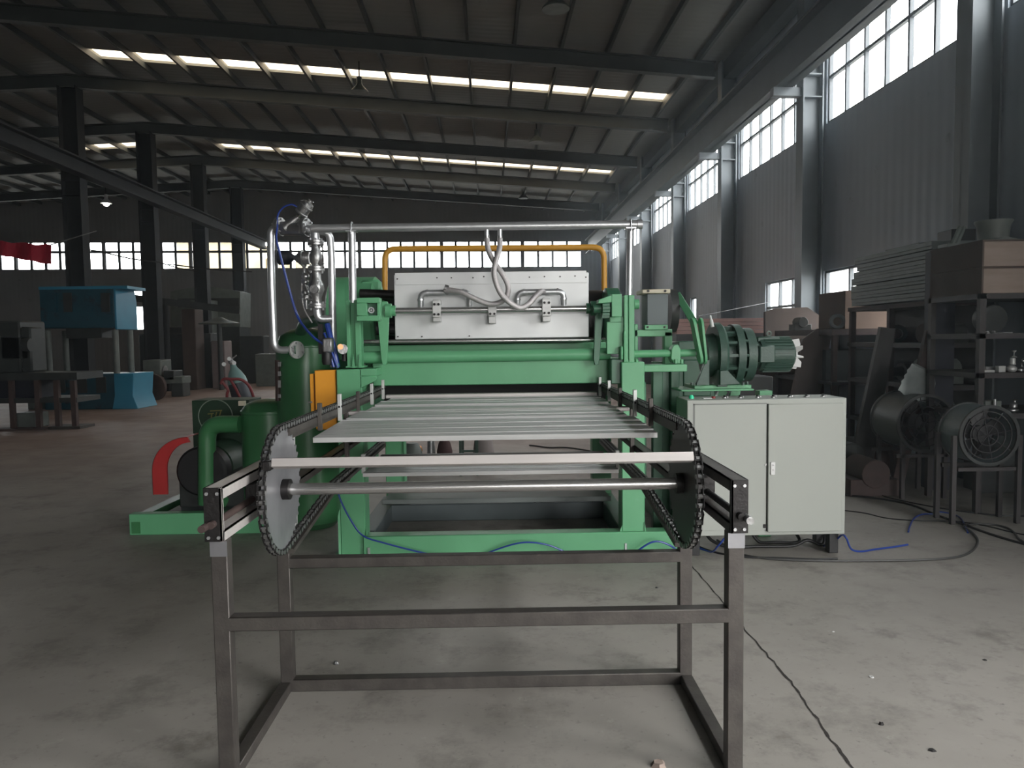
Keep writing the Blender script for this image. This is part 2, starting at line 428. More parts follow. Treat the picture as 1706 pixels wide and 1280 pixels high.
# ---- far wall
fw = []
edge = 4.5
u = 1.62
fw.append((1.72, 4.45, 4))
while u-3.75 > UL:
    fw.append((u-3.66, u, 6)); u -= 3.75
farlow = [(-16.05, -15.3, EYE+1.95, EYE+2.4), (-16.05, -15.3, EYE+0.62, EYE+1.7)]
holes = [(a, c, SILL, HEAD) for a, c, n in fw] + farlow
w = MB().grid(UL, UR, 0, EYE+7.0, holes, lambda uu, z: B(uu, V1, z), lambda uu, z: B(uu, V1+0.15, z)).build('wall_back', WALL_F, smooth=False); w['kind'] = 'structure'
fB = lambda a, d, z: B(a, V1+0.06+d, z)
for a, c, n in fw: window(fB, a, c, SILL, HEAD, n, 0.64, 0.052)
for a, c, z0, z1 in farlow: window(fB, a, c, z0, z1, 1, None)
# ---- dark wall and the wall behind the camera with its open gate
w = MB().grid(V0, V1, 0, roofz(UL), [], lambda v, z: B(UL, v, z), lambda v, z: B(UL-0.12, v, z)).build('wall_left', WALL_R, smooth=False); w['kind'] = 'structure'
GATE = (0.6, 4.6, 0, 3.8)
bw = [(a, a+3.6, SILL, HEAD) for a in ()]
w = MB().grid(UL, UR, 0, EYE+7.0, [GATE]+bw, lambda uu, z: B(uu, V0, z), lambda uu, z: B(uu, V0-0.15, z)).build('wall_front', WALL_F, smooth=False); w['kind'] = 'structure'
fK = lambda a, d, z: B(a, V0-0.06-d, z)
for a, c, z0, z1 in bw: window(fK, a, c, z0, z1, 6, 0.64)

# ---- roof
strips = [18.95, 27.25]
right_k = [(4.57-0.98*(k+1), 4.57-0.98*k) for k in range(14)]
left_k = [(-11.5-0.9*(k+1), -11.5-0.9*k) for k in range(4)]
holes = []
for s_ in strips: holes += [(a+0.03, c-0.03, s_-0.3, s_+0.3) for a, c in right_k]
hl = [(a+0.03, c-0.03, 26.85, 27.45) for a, c in left_k]
cm = MB()
cm.grid(URI, UR+0.3, V0-0.3, V1+0.3, holes, lambda uu, v: B(uu, v, roofz(uu)), lambda uu, v: B(uu, v, roofz(uu)+0.06))
cm.grid(UL-0.3, URI, V0-0.3, V1+0.3, hl, lambda uu, v: B(uu, v, roofz(uu)), lambda uu, v: B(uu, v, roofz(uu)+0.06))
ce = cm.build('ceiling', ROOFM, smooth=False); ce['kind'] = 'structure'
def slopebar(u0, u1, v0, v1, dz0, dz1, m):
    c = [(u0,v0,roofz(u0)-dz0),(u1,v0,roofz(u1)-dz0),(u1,v1,roofz(u1)-dz0),(u0,v1,roofz(u0)-dz0),
         (u0,v0,roofz(u0)-dz1),(u1,v0,roofz(u1)-dz1),(u1,v1,roofz(u1)-dz1),(u0,v1,roofz(u0)-dz1)]
    m.hexa([B(*p) for p in c])
for h in holes+hl:
    m = MB(); slopebar(h[0]-.02, h[1]+.02, h[2]-.02, h[3]+.02, -0.075, -0.065, m); m.build('skylight_pane', SKYL, ce, smooth=False)
pur = [4.57-0.98*k for k in range(16)] + [-11.5-0.9*k for k in range(0, 16)]
for uu in pur:
    m = MB(); slopebar(uu-0.03, uu+0.03, V0, V1, 0.14, 0.0, m); m.build('purlin', GIRD, ce, smooth=False)
rafv = [7.9+4.1*k for k in range(-4, 7)]
for v in rafv:
    m = MB()
    for (a, c) in ((URI, UR-0.5), (UL+0.3, URI)):
        slopebar(a, c, v-0.09, v+0.09, 0.47, 0.44, m); slopebar(a, c, v-0.012, v+0.012, 0.45, 0.16, m); slopebar(a, c, v-0.09, v+0.09, 0.17, 0.14, m)
    m.build('rafter', GIRD, ce, smooth=False)
# ---- columns: H-sections along the sunny wall and under the ridge
def hcol(u0, u1, v, hw, z1, name, m_):
    m = MB()
    m.box(u0, u0+0.025, v-hw, v+hw, 0, z1, B); m.box(u1-0.025, u1, v-hw, v+hw, 0, z1, B)
    m.box(u0, u1, v-0.012, v+0.012, 0, z1, B)
    if u1 > 0: m.box(u0-0.46, u0, v-0.07, v+0.07, EYE+3.78, EYE+3.915, B)
    for zz in (EYE+3.75, EYE+4.1): m.box(u0, u1, v-hw*0.9, v+hw*0.9, zz, zz+0.02, B)
    o = m.build(name, m_, smooth=False); o['kind'] = 'structure'; return o
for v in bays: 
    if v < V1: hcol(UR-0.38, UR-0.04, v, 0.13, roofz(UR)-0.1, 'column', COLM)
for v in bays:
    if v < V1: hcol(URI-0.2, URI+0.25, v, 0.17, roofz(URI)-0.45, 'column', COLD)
# ---- crane runway beams
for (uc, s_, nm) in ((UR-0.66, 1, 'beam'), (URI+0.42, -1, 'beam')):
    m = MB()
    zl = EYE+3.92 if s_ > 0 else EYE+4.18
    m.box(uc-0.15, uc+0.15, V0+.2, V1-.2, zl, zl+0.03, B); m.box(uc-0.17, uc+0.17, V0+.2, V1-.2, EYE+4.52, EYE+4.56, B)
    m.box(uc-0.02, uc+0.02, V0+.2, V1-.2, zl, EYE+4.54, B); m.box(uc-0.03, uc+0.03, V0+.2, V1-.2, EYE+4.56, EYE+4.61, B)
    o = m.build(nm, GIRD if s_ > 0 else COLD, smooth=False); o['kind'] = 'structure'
# eave strut between the columns and roof
m = MB(); m.box(UR-0.3, UR-0.05, V0+.2, V1-.2, roofz(UR)-0.45, roofz(UR)-0.1, B); o = m.build('beam', GIRD, smooth=False); o['kind'] = 'structure'
# outside: beige sheds seen through the far windows
ex = thing('neighbour_shed', 'beige gabled shed outside beyond the far windows', 'building', B(-14, 47, -0.22))
BEI = mat('beige_render', (0.30, 0.25, 0.16), 0.8)
mm = MB(); mm.box(-18.4, -14.2, 46, 52, -0.22, 7.6, B); mm.build('wall', BEI, ex, smooth=False)
mm = MB(); mm.prism([B(-18.7,45.8,7.6), B(-13.9,45.8,7.6), B(-16.3,45.8,8.3)], (0, 6.5, 0)); mm.build('roof', mat('shed_roof', (0.16,0.13,0.1), 0.8), ex, smooth=False)
for i, uu in enumerate((-13.0, -11.2)):
    so = MB().lathe(B(uu, 48, -0.22), (0,0,1), [(0,0.75),(6.9,0.75),(7.3,0.4),(7.4,0.1)], 24).build('silo', BEI)
    tag(so, ['beige silo outside the far windows, beside the gabled shed', 'beige silo outside the far windows, away from the gabled shed'][i], 'silo', 'silos outside the far windows')

# sampling portals in the real openings (they give no light of their own)
def portal(p, du, dv):
    """rectangle with centre p spanned by vectors du, dv; faces du x dv into the hall"""
    l = bpy.data.lights.new('window_portal', 'AREA'); l.shape = 'RECTANGLE'; l.size = du.length; l.size_y = dv.length; l.cycles.is_portal = True
    o = bpy.data.objects.new('window_portal', l); col.objects.link(o)
    x = du.normalized(); z = -(du.cross(dv).normalized()); y = z.cross(x)
    o.matrix_world = Matrix.Translation(p) @ Matrix((x, y, z)).transposed().to_4x4()
vv = (V0+V1)/2
portal(B(UR+0.14, vv, (SILL+HEAD)/2), B(0,V1,0)-B(0,V0,0), Vector((0,0,HEAD-SILL))*-1)
portal(B(-9.5, V1+0.17, (SILL+HEAD)/2), B(4.5,0,0)-B(-26,0,0), Vector((0,0,HEAD-SILL)))
portal(B(UR+0.14, (DOOR[0]+DOOR[1])/2, DOOR[3]/2), B(0,DOOR[1],0)-B(0,DOOR[0],0), Vector((0,0,-DOOR[3])))
portal(B((GATE[0]+GATE[1])/2, V0-0.17, 1.9), B(GATE[1],0,0)-B(GATE[0],0,0), Vector((0,0,-3.8)))
# ================================================================== FORMING MACHINE
FM = thing('forming_machine', 'green hot press machine with a pale steel cover box behind the chain conveyor', 'machine', (-0.08, 5.9, 0))
def gpb(name, rect, Y, D, m=None, parent=None, bev=0.006):
    return MB().pb(*rect, Y, D).build(name, m or GREEN, parent or FM, bevel=bev)
def gbox(name, b, m=None, parent=None, bev=0.006):
    return MB().box(*b).build(name, m or GREEN, parent or FM, bevel=bev)
# columns of the frame
c_ = gbox('column', (-1.185, -1.005, 5.25, 5.42, 0, 1.35)); 
m = MB(); m.prism([(-1.20,5.24,0), (-1.20,5.24,0.30), (-1.185,5.25,0.36), (-1.185,5.25,0)], (0,0.2,0)); m.prism([(-1.0,5.24,0), (-0.955,5.24,0), (-1.0,5.24,0.20)], (0,0.012,0)); m.box(-1.23,-0.93,5.2,5.46,0,0.015)
m.build('foot', GREEN, c_); bolts([(-0.98,5.235,0.015),(-0.98,5.215,0.015)], (0,0,1), c_, 0.011, 0.06)
c_ = gbox('column', (0.84, 1.005, 5.25, 5.42, 0, 1.375))
m = MB(); m.prism([(0.84,5.24,0), (0.80,5.24,0), (0.825,5.24,0.17), (0.84,5.24,0.2)], (0,0.012,0)); m.prism([(1.0,5.24,0.0),(1.04,5.24,0),(1.0,5.24,0.22)], (0,0.012,0)); m.box(0.78,1.06,5.2,5.46,0,0.015)
m.build('foot', GREEN, c_); bolts([(0.86,5.22,0.015)], (0,0,1), c_, 0.011, 0.06)
gbox('column', (-1.07, -0.90, 6.6, 6.76, 0, 1.5), GREEN); gbox('column', (0.79, 0.96, 6.6, 6.76, 0, 1.5), GREEN)
gbox('edge_strip', (-0.905, -0.895, 6.57, 6.6, 0.2, 1.2), GREEN)
# base ring
gbox('base_beam', (-1.02, 1.38, 5.22, 5.34, 0.0, 0.155))
gbox('base_beam', (-1.02, 0.85, 6.26, 6.40, 0.0, 0.145), GREYB)
gbox('base_beam', (-1.10, -0.97, 5.42, 6.62, 0.0, 0.145), GREYB)
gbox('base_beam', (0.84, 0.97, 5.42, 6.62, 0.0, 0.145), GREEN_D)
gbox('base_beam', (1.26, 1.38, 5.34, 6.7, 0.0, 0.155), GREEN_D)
# scrap pan lying low across the frame
pan = MB(); pan.box(-1.0, 0.86, 5.95, 6.62, 0.225, 0.24); pan.box(-1.0, 0.86, 5.94, 5.955, 0.222, 0.262); pan.box(-1.0,0.86,6.6,6.62,0.225,0.28)
pan.build('drip_pan', PANEL, FM, bevel=0.003)
# upper side rails
gbox('side_beam', (-1.185, -1.02, 5.42, 6.8, 1.20, 1.35)); gbox('side_beam', (0.84, 1.0, 5.42, 6.8, 1.22, 1.375))
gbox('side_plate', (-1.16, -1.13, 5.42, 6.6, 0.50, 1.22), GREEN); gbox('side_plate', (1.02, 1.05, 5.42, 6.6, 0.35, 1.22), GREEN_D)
# ledge bracket by the near-side column
m = MB(); m.box(-1.02, -0.90, 5.25, 5.60, 1.30, 1.352); m.prism([(-1.02,5.25,1.30),(-0.90,5.25,1.30),(-0.90,5.25,1.27),(-1.02,5.25,1.21)], (0,0.02,0)); m.build('ledge', GREEN, FM, bevel=0.004)
gbox('recess_plate', (-1.0, -0.93, 5.72, 5.75, 1.0, 1.30), GREEN_D)
# main cross beam, deck above it and black throat below
gpb('cross_beam', (621, 601, 1019, 641), 5.46, 0.28)
gbox('throat_shade', (-0.96, 0.80, 5.78, 5.82, 1.02, 1.21), SEAM)  # black sheet standing in for the shade of the open throat
gpb('deck_plate', (600, 573, 1010, 604), 5.74, 0.06)
# round torque tube with its levers
a, c = P(590, 596, 5.44), P(1016, 590, 5.44)
MB().cyl(a, c, 0.045, n=20).build('torque_tube', GREEN, FM)
def lever(x0, y0, x1, y1, w0, w1, mt, Y=5.36):
    m = MB(); A, C = P(x0, y0, Y), P(x1, y1, Y)
    m.prism([A+Vector((-w0,0,0)), A+Vector((-w0*.7,0,.05)), A+Vector((w0*.7,0,.05)), A+Vector((w0,0,0)), C+Vector((w1,0,0)), C+Vector((w1*.6,0,-.045)), C+Vector((-w1*.6,0,-.045)), C+Vector((-w1,0,0))], (0,0.03,0))
    return m.build('lever_arm', mt, FM, bevel=0.003)
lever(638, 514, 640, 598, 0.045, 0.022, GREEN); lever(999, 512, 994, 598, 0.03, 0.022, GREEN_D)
# chromed rod under the cover
MB().cyl(P(594, 570, 5.55), P(1027, 566, 5.55), 0.0165, n=14).build('guide_rod', CHROME, FM)
# tilting shaft in front of the cover
A, C = P(641, 518, 5.38), P(992, 514, 5.38)
MB().cyl(A, C, 0.022, n=18).build('tilting_shaft', CHROME, FM)
for x, yy in ((650, 518), (986, 514)):
    q = P(x, yy, 5.38); s = 1 if x < 800 else -1
    m = MB(); m.cyl(q+Vector((-0.03*s,0,0)), q+Vector((0.01*s,0,0)), 0.052, n=20); m.cyl(q+Vector((0.01*s,0,0)), q+Vector((0.04*s,0,0)), 0.038, n=20); m.build('shaft_collar', GREEN if s > 0 else GREEN_D, FM)
# cover box
cv = gpb('cover_box', (657, 456, 981, 564), 5.52, 0.55, INOX, bev=0.004)
MB().pb(658, 453, 977, 473, 5.514, 0.004).build('top_flange', INOX, cv, bevel=0.001)
scr = []
for (x, yy) in ((662,465),(728,463),(752,463),(788,463),(806,461),(882,462),(907,461),(933,461),(958,460),(976,462),(663,561),(703,561),(782,560)):
    scr.append(P(x, yy, 5.512))
bolts(scr, (0,-1,0), cv, 0.0055, 0.004, STEEL_D)
# clamps on the shaft
for x0, y0, x1, y1, yb, low_ in ((720, 501, 734, 529, 536, 0), (813, 509, 827, 527, 539, 1), (903, 498, 918, 527, 536, 0)):
    cl = MB().pb(x0, y0, x1, y1, 5.335, 0.03).build('clamp_plate', ALU, FM, bevel=0.004)
    MB().pb(x0+1, y1-3, x1-1, yb, 5.37, 0.145).build('clamp_foot', ALU, cl, bevel=0.003)
    MB().pb(x0+1, y0-2, x1-1, y0+5, 5.37, 0.145).build('clamp_head', ALU, cl, bevel=0.003)
    pts = []
    for fx in (0.27, 0.76):
        for fy in ((0.22, 0.82) if not low_ else (0.78,)): pts.append(P(x0+(x1-x0)*fx, y0+(y1-y0)*fy, 5.335))
    bolts(pts, (0,-1,0), cl, 0.0095, 0.010, STEEL_D)
# steam elbows on the cover
def utube(x0, x1, yl, yt, yl2):
    Y = 5.42
    pts = [P(x0, yl, Y+0.02), P(x0, yt, Y), P(x1, yt-1, Y), P(x1, yl2, Y+0.02)]
    o = MB().tube(fillet(pts, 0.065), 0.0215, 14).build('steam_manifold', GALV, FM)
    for px, py, ax in ((x0+11, yt, 1), (x1-10, yt-1, 1), (x0, yt+12, 0), (x1, yt+11, 0)):
        q = P(px, py, Y); d = Vector((0.006,0,0)) if ax else Vector((0,0,0.006))
        MB().cyl(q-d, q+d, 0.0255, n=14).build('weld_ring', GALV, o)
    return o
utube(701, 782, 511, 488, 510); utube(862, 939, 512, 487, 508)
# black-green forming roll and end drum behind the cover
dr = MB().lathe((-1.40, 6.15, 1.74), (1,0,0), [(0,0.10),(0.0,0.30),(0.02,0.335),(0.36,0.335),(0.385,0.31),(0.385,0.14),(0.42,0.14)], 40).build('end_drum', GREEN, FM)
MB().lathe((1.0-0.17, 6.15, 1.72), (1,0,0), [(0,0.1),(0,0.20),(0.02,0.24),(0.12,0.24),(0.14,0.2)], 32).build('end_drum', GREEN_D, FM)
rl = MB().cyl((-1.0, 6.35, 1.72), (0.86, 6.35, 1.72), 0.235, n=32).build('forming_roll', STEEL_D, FM)
MB().cyl(P(600,489,5.8), P(657,491,5.8), 0.035, n=14).build('roll_shaft', STEEL_D, FM)
MB().cyl(P(628,548,5.7), P(668,549,5.7), 0.05, n=14).build('roll_shaft', STEEL_D, FM)
gpb('housing_wall', (563, 476, 598, 600), 6.0, 0.05, GREEN)
gbox('end_wall', (-1.10, -1.05, 5.9, 6.7, 1.35, 1.75), GREEN)
gpb('arch_cover', (600, 466, 634, 500), 5.95, 0.1, GREEN, bev=0.02)
# posts on the columns
def ipost(x0, x1, y0, y1, Y, name='header_post'):
    a, c, z0, z1 = P(x0,(y0+y1)/2,Y).x, P(x1,(y0+y1)/2,Y).x, P(x0,y1,Y).z, P(x0,y0,Y).z
    m = MB(); m.box(a, a+0.028, Y, Y+0.10, z0, z1); m.box(c-0.040, c, Y, Y+0.10, z0, z1); m.box(a, c, Y+0.04, Y+0.052, z0, z1)
    m.box(a-0.01, c+0.02, Y-0.01, Y+0.13, z0, z0+0.012)
    return m.build(name, GREEN, FM, bevel=0.003)
po = ipost(577, 601, 500, 613, 5.27)
m = MB(); 
for dx in (0.0, 0.045): m.prism([P(587,613,5.26)+Vector((dx,0,0)), P(592,613,5.26)+Vector((dx,0,0)), P(589,590,5.26)+Vector((dx,0,0))], (0,-0.012,0))
m.build('gusset', GREEN, po)
po = ipost(1040, 1057, 492, 610, 5.27)
gpb('rib', (1039, 552, 1043, 610), 5.26, 0.02)
# near-side bearing bracket: hollow square frame holding an adjusting screw
m = MB(); Yb = 5.16
m.pb(594, 496, 632, 505, Yb, 0.10); m.pb(594, 526, 632, 535, Yb, 0.10); m.pb(594, 505, 611, 526, Yb, 0.10); m.pb(628, 501, 633, 533, Yb+0.02, 0.08)
br = m.build('bearing_bracket', GREEN, FM, bevel=0.003)
MB().pb(611, 505, 628, 526, Yb+0.07, 0.03).build('slide_block', GREEN_D, br)
m = MB(); q = P(619, 517, Yb+0.05); m.ring(q, (0,1,0), 0.022, 0.013, 0.02, 16); m.cyl(q+Vector((0,-0.01,0)), q+Vector((0,0.02,0)), 0.008, n=8); m.build('adjusting_screw', GALV, br)
# far-side bearing bracket, gears and plate
m = MB(); m.pb(1019, 490, 1036, 528, 5.16, 0.10); m.prism([P(1019,492,5.16), P(1019,504,5.16), P(996,506,5.16), P(998,499,5.16)], (0,0.1,0)); br2 = m.build('bearing_bracket', GREEN, FM, bevel=0.003)
m = MB(); q = P(1008, 514, 5.22); m.ring(q, (1,0,0), 0.062, 0.02, 0.05, 20)
for k in range(18):
    t = 2*math.pi*k/18; c1 = q+Vector((0, math.cos(t)*0.064, math.sin(t)*0.064)); m.box(c1.x-0.025, c1.x+0.025, c1.y-0.006, c1.y+0.006, c1.z-0.006, c1.z+0.006)
m.build('gear', GREEN_D, br2)
m = MB(); m.cyl(q+Vector((-0.08,0,0)), q+Vector((0.09,0,0)), 0.03, n=14); m.build('gear_shaft', GREEN_D, br2)
m = MB(); m.pb(1011, 536, 1040, 590, 5.30, 0.05); m.pb(1016, 528, 1040, 538, 5.30, 0.05); m.build('bearing_plate', GREEN, FM, bevel=0.003)
gpb('hub_plate', (1034, 577, 1038, 600), 5.24, 0.1, GREEN)
gpb('lower_bracket', (1018, 598, 1040, 640), 5.30, 0.1, GREEN_D)
MB().cyl(P(1056, 507, 5.3), P(1064, 507, 5.3), 0.035, n=12).build('hub', GREEN, FM)
bolts([P(562, 613, 5.28), P(1045, 607, 5.28), P(1061, 606, 5.28)], (0,0,1), FM, 0.012, 0.03, GREEN)

# ------------------------------------------------------------------ drive side: gear motor on its own stand
DF = thing('drive_frame', 'green drive frame with cranks and a grey cover standing behind the pale control cabinet', 'machine frame', (1.6, 5.7, 0))
def dpb(name, rect, Y, D, m=None, parent=None, bev=0.005): return MB().pb(*rect, Y, D).build(name, m or GREEN, parent or DF, bevel=bev)
dpb('shelf', (1040, 608, 1145, 620), 5.28, 0.22)
dpb('upper_beam', (1057, 549, 1120, 561), 5.62, 0.08)
dpb('post', (1107, 553, 1120, 608), 5.62, 0.08)
dpb('post', (1057, 540, 1063, 608), 5.62, 0.06)
dpb('mounting_bar', (1074, 541, 1113, 550), 5.60, 0.06)
bolts([P(1079,545,5.6), P(1107,545,5.6)], (0,-1,0), DF, 0.008, 0.008, STEEL_D)
cvr = dpb('grey_cover', (1078, 489, 1113, 542), 5.60, 0.22, GREYB)
bx_ = dpb('cover_cap', (1070, 482, 1117, 489), 5.57, 0.25, CREAM, cvr)
bolts([P(1080,485,5.57), P(1108,485,5.57)], (0,-1,0), cvr, 0.010, 0.006, STEEL_D)
MB().lathe(P(1118, 518, 5.9), (1,0,0), [(-0.03,0.05),(-0.03,0.17),(0.03,0.17),(0.03,0.05)], 32).build('belt_wheel', MACHD, DF)
MB().cyl(P(1056, 590, 5.40), P(1158, 588, 5.40), 0.028, n=18).build('torque_tube', GREEN, DF)
m = MB(); Yq = 5.36
q0 = [P(1122,606,Yq),P(1118,598,Yq),P(1119,582,Yq),P(1123,575,Yq),P(1130,574,Yq),P(1134,582,Yq),P(1134,597,Yq),P(1140,606,Yq)]
m.prism(q0, (0,0.10,0)); m.build('pillow_block', GREEN, DF, bevel=0.004)
bolts([P(1136,606,Yq), P(1126,606,5.33)], (0,0,1), DF, 0.012, 0.03, GREEN)
# long column of the drive frame
for nm, r_, Yc in (('column', (1088, 620, 1132, 720), 5.62), ('column', (1160, 652, 1176, 700), 5.75)):
    pass
m = MB(); m.box(P(1088,660,5.7).x, P(1104,660,5.7).x, 5.7, 5.78, 0, 1.36); m.box(P(1104,660,5.7).x, P(1118,660,5.7).x, 5.76, 5.79, 0, 1.36); m.box(P(1118,660,5.7).x, P(1132,660,5.7).x, 5.7, 5.78, 0, 1.36)
m.build('column', GREEN_D, DF, bevel=0.004)
m = MB(); m.box(1.95,2.05,5.6,5.7,0,1.13); m.build('column', GREEN, DF, bevel=0.004)
m = MB(); m.bar(P(1205,650,5.75), P(1185,690,5.75), 0.06, 0.05, (0,1,0)); m.build('brace', GREEN, DF)
m = MB(); m.bar(P(1225,650,5.7), P(1215,690,5.7), 0.07, 0.05, (0,1,0)); m.build('brace', GREEN, DF)
# cranks
def crank(x0, y0, x1, y1, Y, w, th, m_):
    A, C = P(x0,y0,Y), P(x1,y1,Y); m = MB()
    out = []
    d = (C-A); d.y = 0; d.normalize(); n_ = Vector((0,1,0))
    for k in range(7):
        t = math.pi*k/6; out.append(A + n_*math.cos(t)*w - d*math.sin(t)*w)
    for k in range(7):
        t = math.pi*k/6; out.append(C - n_*math.cos(t)*w*1.15 + d*math.sin(t)*w*1.15)
    m.prism(out, (th,0,0)); return m.build('crank_plate', m_, DF, bevel=0.002)
crank(1153, 541, 1163, 594, 5.36, 0.05, 0.022, GREEN); crank(1166, 541, 1171, 594, 5.36, 0.05, 0.018, GREEN)
m = MB(); m.bar(P(1128,490,5.9), P(1158,540,5.4), 0.018, 0.055, (0.85,0,0.5)); m.build('connecting_arm', GREEN, DF, bevel=0.003)
MB().cyl(P(1150,588,5.40), P(1175,588,5.40), 0.018, n=12).build('crank_pin', GALV, DF)
# motor table
m = MB(); m.pb(1135, 649, 1256, 652, 5.40, 0.42); m.pb(1157, 642, 1252, 650, 5.50, 0.30); mt_ = m.build('motor_table', GREEN, DF, bevel=0.003)
bolts([P(1153,642,5.45), P(1162,642,5.45), P(1238,642,5.45), P(1245,641,5.45)], (0,0,1), mt_, 0.012, 0.02, GREEN_M)

GM = thing('gear_motor', 'dark green flanged gear motor with a bare white fan on the drive frame', 'motor', P(1215, 640, 5.66))
Yg = 5.68
ax0 = P(1172, 592, Yg)
def ax(px): return P(px, 592, Yg).x - ax0.x
gb = MB().lathe(ax0, (1,0,0), [(-0.01,0.03),(0.0,0.16),(ax(1186),0.17),(ax(1186),0.245),(ax(1196),0.25),(ax(1200),0.235),(ax(1200),0.17),(ax(1216),0.17),(ax(1216),0.235),(ax(1228),0.235),(ax(1228),0.15),(ax(1234),0.14),(ax(1234),0.205),(ax(1248),0.205),(ax(1250),0.12),(ax(1262),0.10)], 36).build('gearbox', GREEN_M, GM)
for k in range(14):
    t = 2*math.pi*k/14
    r_ = 0.205
    c1 = ax0+Vector((ax(1200), math.cos(t)*r_, math.sin(t)*r_)); c2 = ax0+Vector((ax(1216), math.cos(t)*r_, math.sin(t)*r_))
    MB().bar(c1, c2, 0.022, 0.035, (0, math.cos(t), math.sin(t))).build('rib', GREEN_M, gb)
bolts([ax0+Vector((ax(1228), math.cos(2*math.pi*k/12)*0.215, math.sin(2*math.pi*k/12)*0.215)) for k in range(12)], (1,0,0), gb, 0.012, 0.02, GREEN_M)
# gusset bracket under the gearbox
m = MB(); Yf = Yg-0.24
m.prism([P(1160,642,Yf), P(1176,600,Yf), P(1182,600,Yf), P(1182,642,Yf)], (0,0.04,0)); m.prism([P(1200,642,Yf), P(1200,618,Yf), P(1212,617,Yf), P(1234,640,Yf)], (0,0.04,0))
m.box(P(1183,600,Yg).x, P(1199,600,Yg).x, Yg-0.2, Yg+0.2, P(1190,642,Yg).z, P(1190,615,Yg).z)
m.build('gearbox_foot', GREEN_M, GM, bevel=0.003)
motor = MB().lathe(ax0+Vector((0,0,-0.0)), (1,0,0), [(ax(1262),0.05),(ax(1262),0.12),(ax(1266),0.125),(ax(1314),0.125),(ax(1318),0.10),(ax(1318),0.04)], 32).build('motor_body', GREEN_M, GM)
for k in range(28):
    t = 2*math.pi*(k+.5)/28
    if 0.15 < t < 0.9: pass
    r_ = 0.128
    c1 = ax0+Vector((ax(1268), math.cos(t)*r_, math.sin(t)*r_)); c2 = ax0+Vector((ax(1313), math.cos(t)*r_, math.sin(t)*r_))
    MB().bar(c1, c2, 0.005, 0.022, (0, math.cos(t), math.sin(t))).build('cooling_fin', GREEN_M, motor)
MB().pb(1266, 576, 1292, 605, Yg-0.19, 0.07).build('terminal_box', GREEN_M, motor, bevel=0.008)
MB().pb(1262, 561, 1300, 570, Yg-0.05, 0.1).build('motor_top', GREEN_M, motor, bevel=0.008)
MB().ring(P(1281, 556, Yg), (0,1,0), 0.022, 0.012, 0.012, 14).build('lifting_eye', GREEN_M, motor)
MB().lathe(P(1187, 545, Yg-0.1), (-0.2,0,1), [(0,0.014),(0.05,0.014),(0.06,0.008),(0.09,0.008)], 10).build('breather', WHITE, GM)
fan = MB().cyl(ax0+Vector((ax(1318),0,0)), ax0+Vector((ax(1326),0,0)), 0.035, n=16).build('fan_hub', WHITE, GM)
for k in range(8):
    t = 2*math.pi*k/8+0.2
    rad = Vector((0, math.cos(t), math.sin(t))); tan = Vector((0, -math.sin(t), math.cos(t)))
    c0_ = ax0+Vector((ax(1320),0,0))
    m = MB(); X = Vector((1,0,0))
    m.prism([c0_+rad*0.03-X*0.01, c0_+rad*0.11-X*0.03, c0_+rad*0.12+X*0.04, c0_+rad*0.075+X*0.055, c0_+rad*0.03+X*0.03], tan*0.004+X*0.0)
    m.build('fan_blade', WHITE, fan)

# ------------------------------------------------------------------ ochre pipe loop behind the cover
pts = [P(641, 489, 6.6), P(641, 415, 6.6), P(1006, 412, 6.6), P(1007, 540, 6.6)]
yp = MB().tube(fillet(pts, 0.10), 0.026, 14).build('pipe', OCHRE)
tag(yp, 'ochre yellow pipe loop rising behind the pale steel cover box', 'pipe')
for (x, yy) in ((641, 488), (1007, 539)):
    q = P(x, yy, 6.6); MB().cyl(q+Vector((0,0,-0.45)), q, 0.03, n=12).build('socket', STEEL_D, yp)

# ------------------------------------------------------------------ steam pipework
SP = thing('steam_pipework', 'galvanised steam header with valves, posts and hoses above the green press machine', 'pipework', (-0.1, 5.3, 1.8))
Yh = 5.33
hd = MB().cyl(P(519, 381, Yh), P(1066, 374, Yh), 0.029, n=22).build('header_pipe', GALV, SP)
m = MB(); q = P(1067, 374, Yh); m.cyl(q+Vector((-0.025,0,0)), q+Vector((0.012,0,0)), 0.034, n=18); m.build('end_cap', GALV, hd)
for xt, yt, xb, yb, xp in ((586, 386, 588, 505, 587), (1050, 381, 1048, 497, 1050)):
    rr = 0.0275 if xt < 800 else 0.024
    p_ = MB().cyl(P(xt, yt, Yh), P(xb, yb, Yh), rr, n=18).build('support_pipe', GALV, SP)
    m = MB(); q = P(xt, yt, Yh); m.box(q.x-0.036, q.x+0.036, q.y-0.04, q.y+0.04, q.z-0.004, q.z+0.006); m.build('saddle', GALV, p_)
    qc = P(xt, yt-7, Yh)
    ub = [qc+Vector((-0.0, -0.036, -0.05)), qc+Vector((0,-0.036,0.0)), qc+Vector((0,-0.025,0.028)), qc+Vector((0,0,0.038)), qc+Vector((0,0.025,0.028)), qc+Vector((0,0.036,0)), qc+Vector((0,0.036,-0.05))]
    MB().tube(ub, 0.005, 8).build('u_bolt', GALV, p_)
for x in (811, 833):
    MB().cyl(P(x, 380, Yh), P(x, 396, Yh), 0.0165, n=14).build('stub', GALV, hd)
    MB().cyl(P(x, 393, Yh), P(x, 399, Yh), 0.019, n=12).build('hose_clip', CAST, hd)
hA = [(811,398,5.33),(814,418,5.30),(824,438,5.27),(836,455,5.24),(846,475,5.24),(845,492,5.26),(835,503,5.27),(820,507,5.28),(803,503,5.29),(785,495,5.30),(765,486,5.32),(741,483,5.36)]
hB = [(833,398,5.33),(832,415,5.29),(826,435,5.24),(823,452,5.21),(826,470,5.2),(835,490,5.2),(850,505,5.2),(866,513,5.22),(880,507,5.25),(892,494,5.29),(901,486,5.35),(905,486,5.40)]
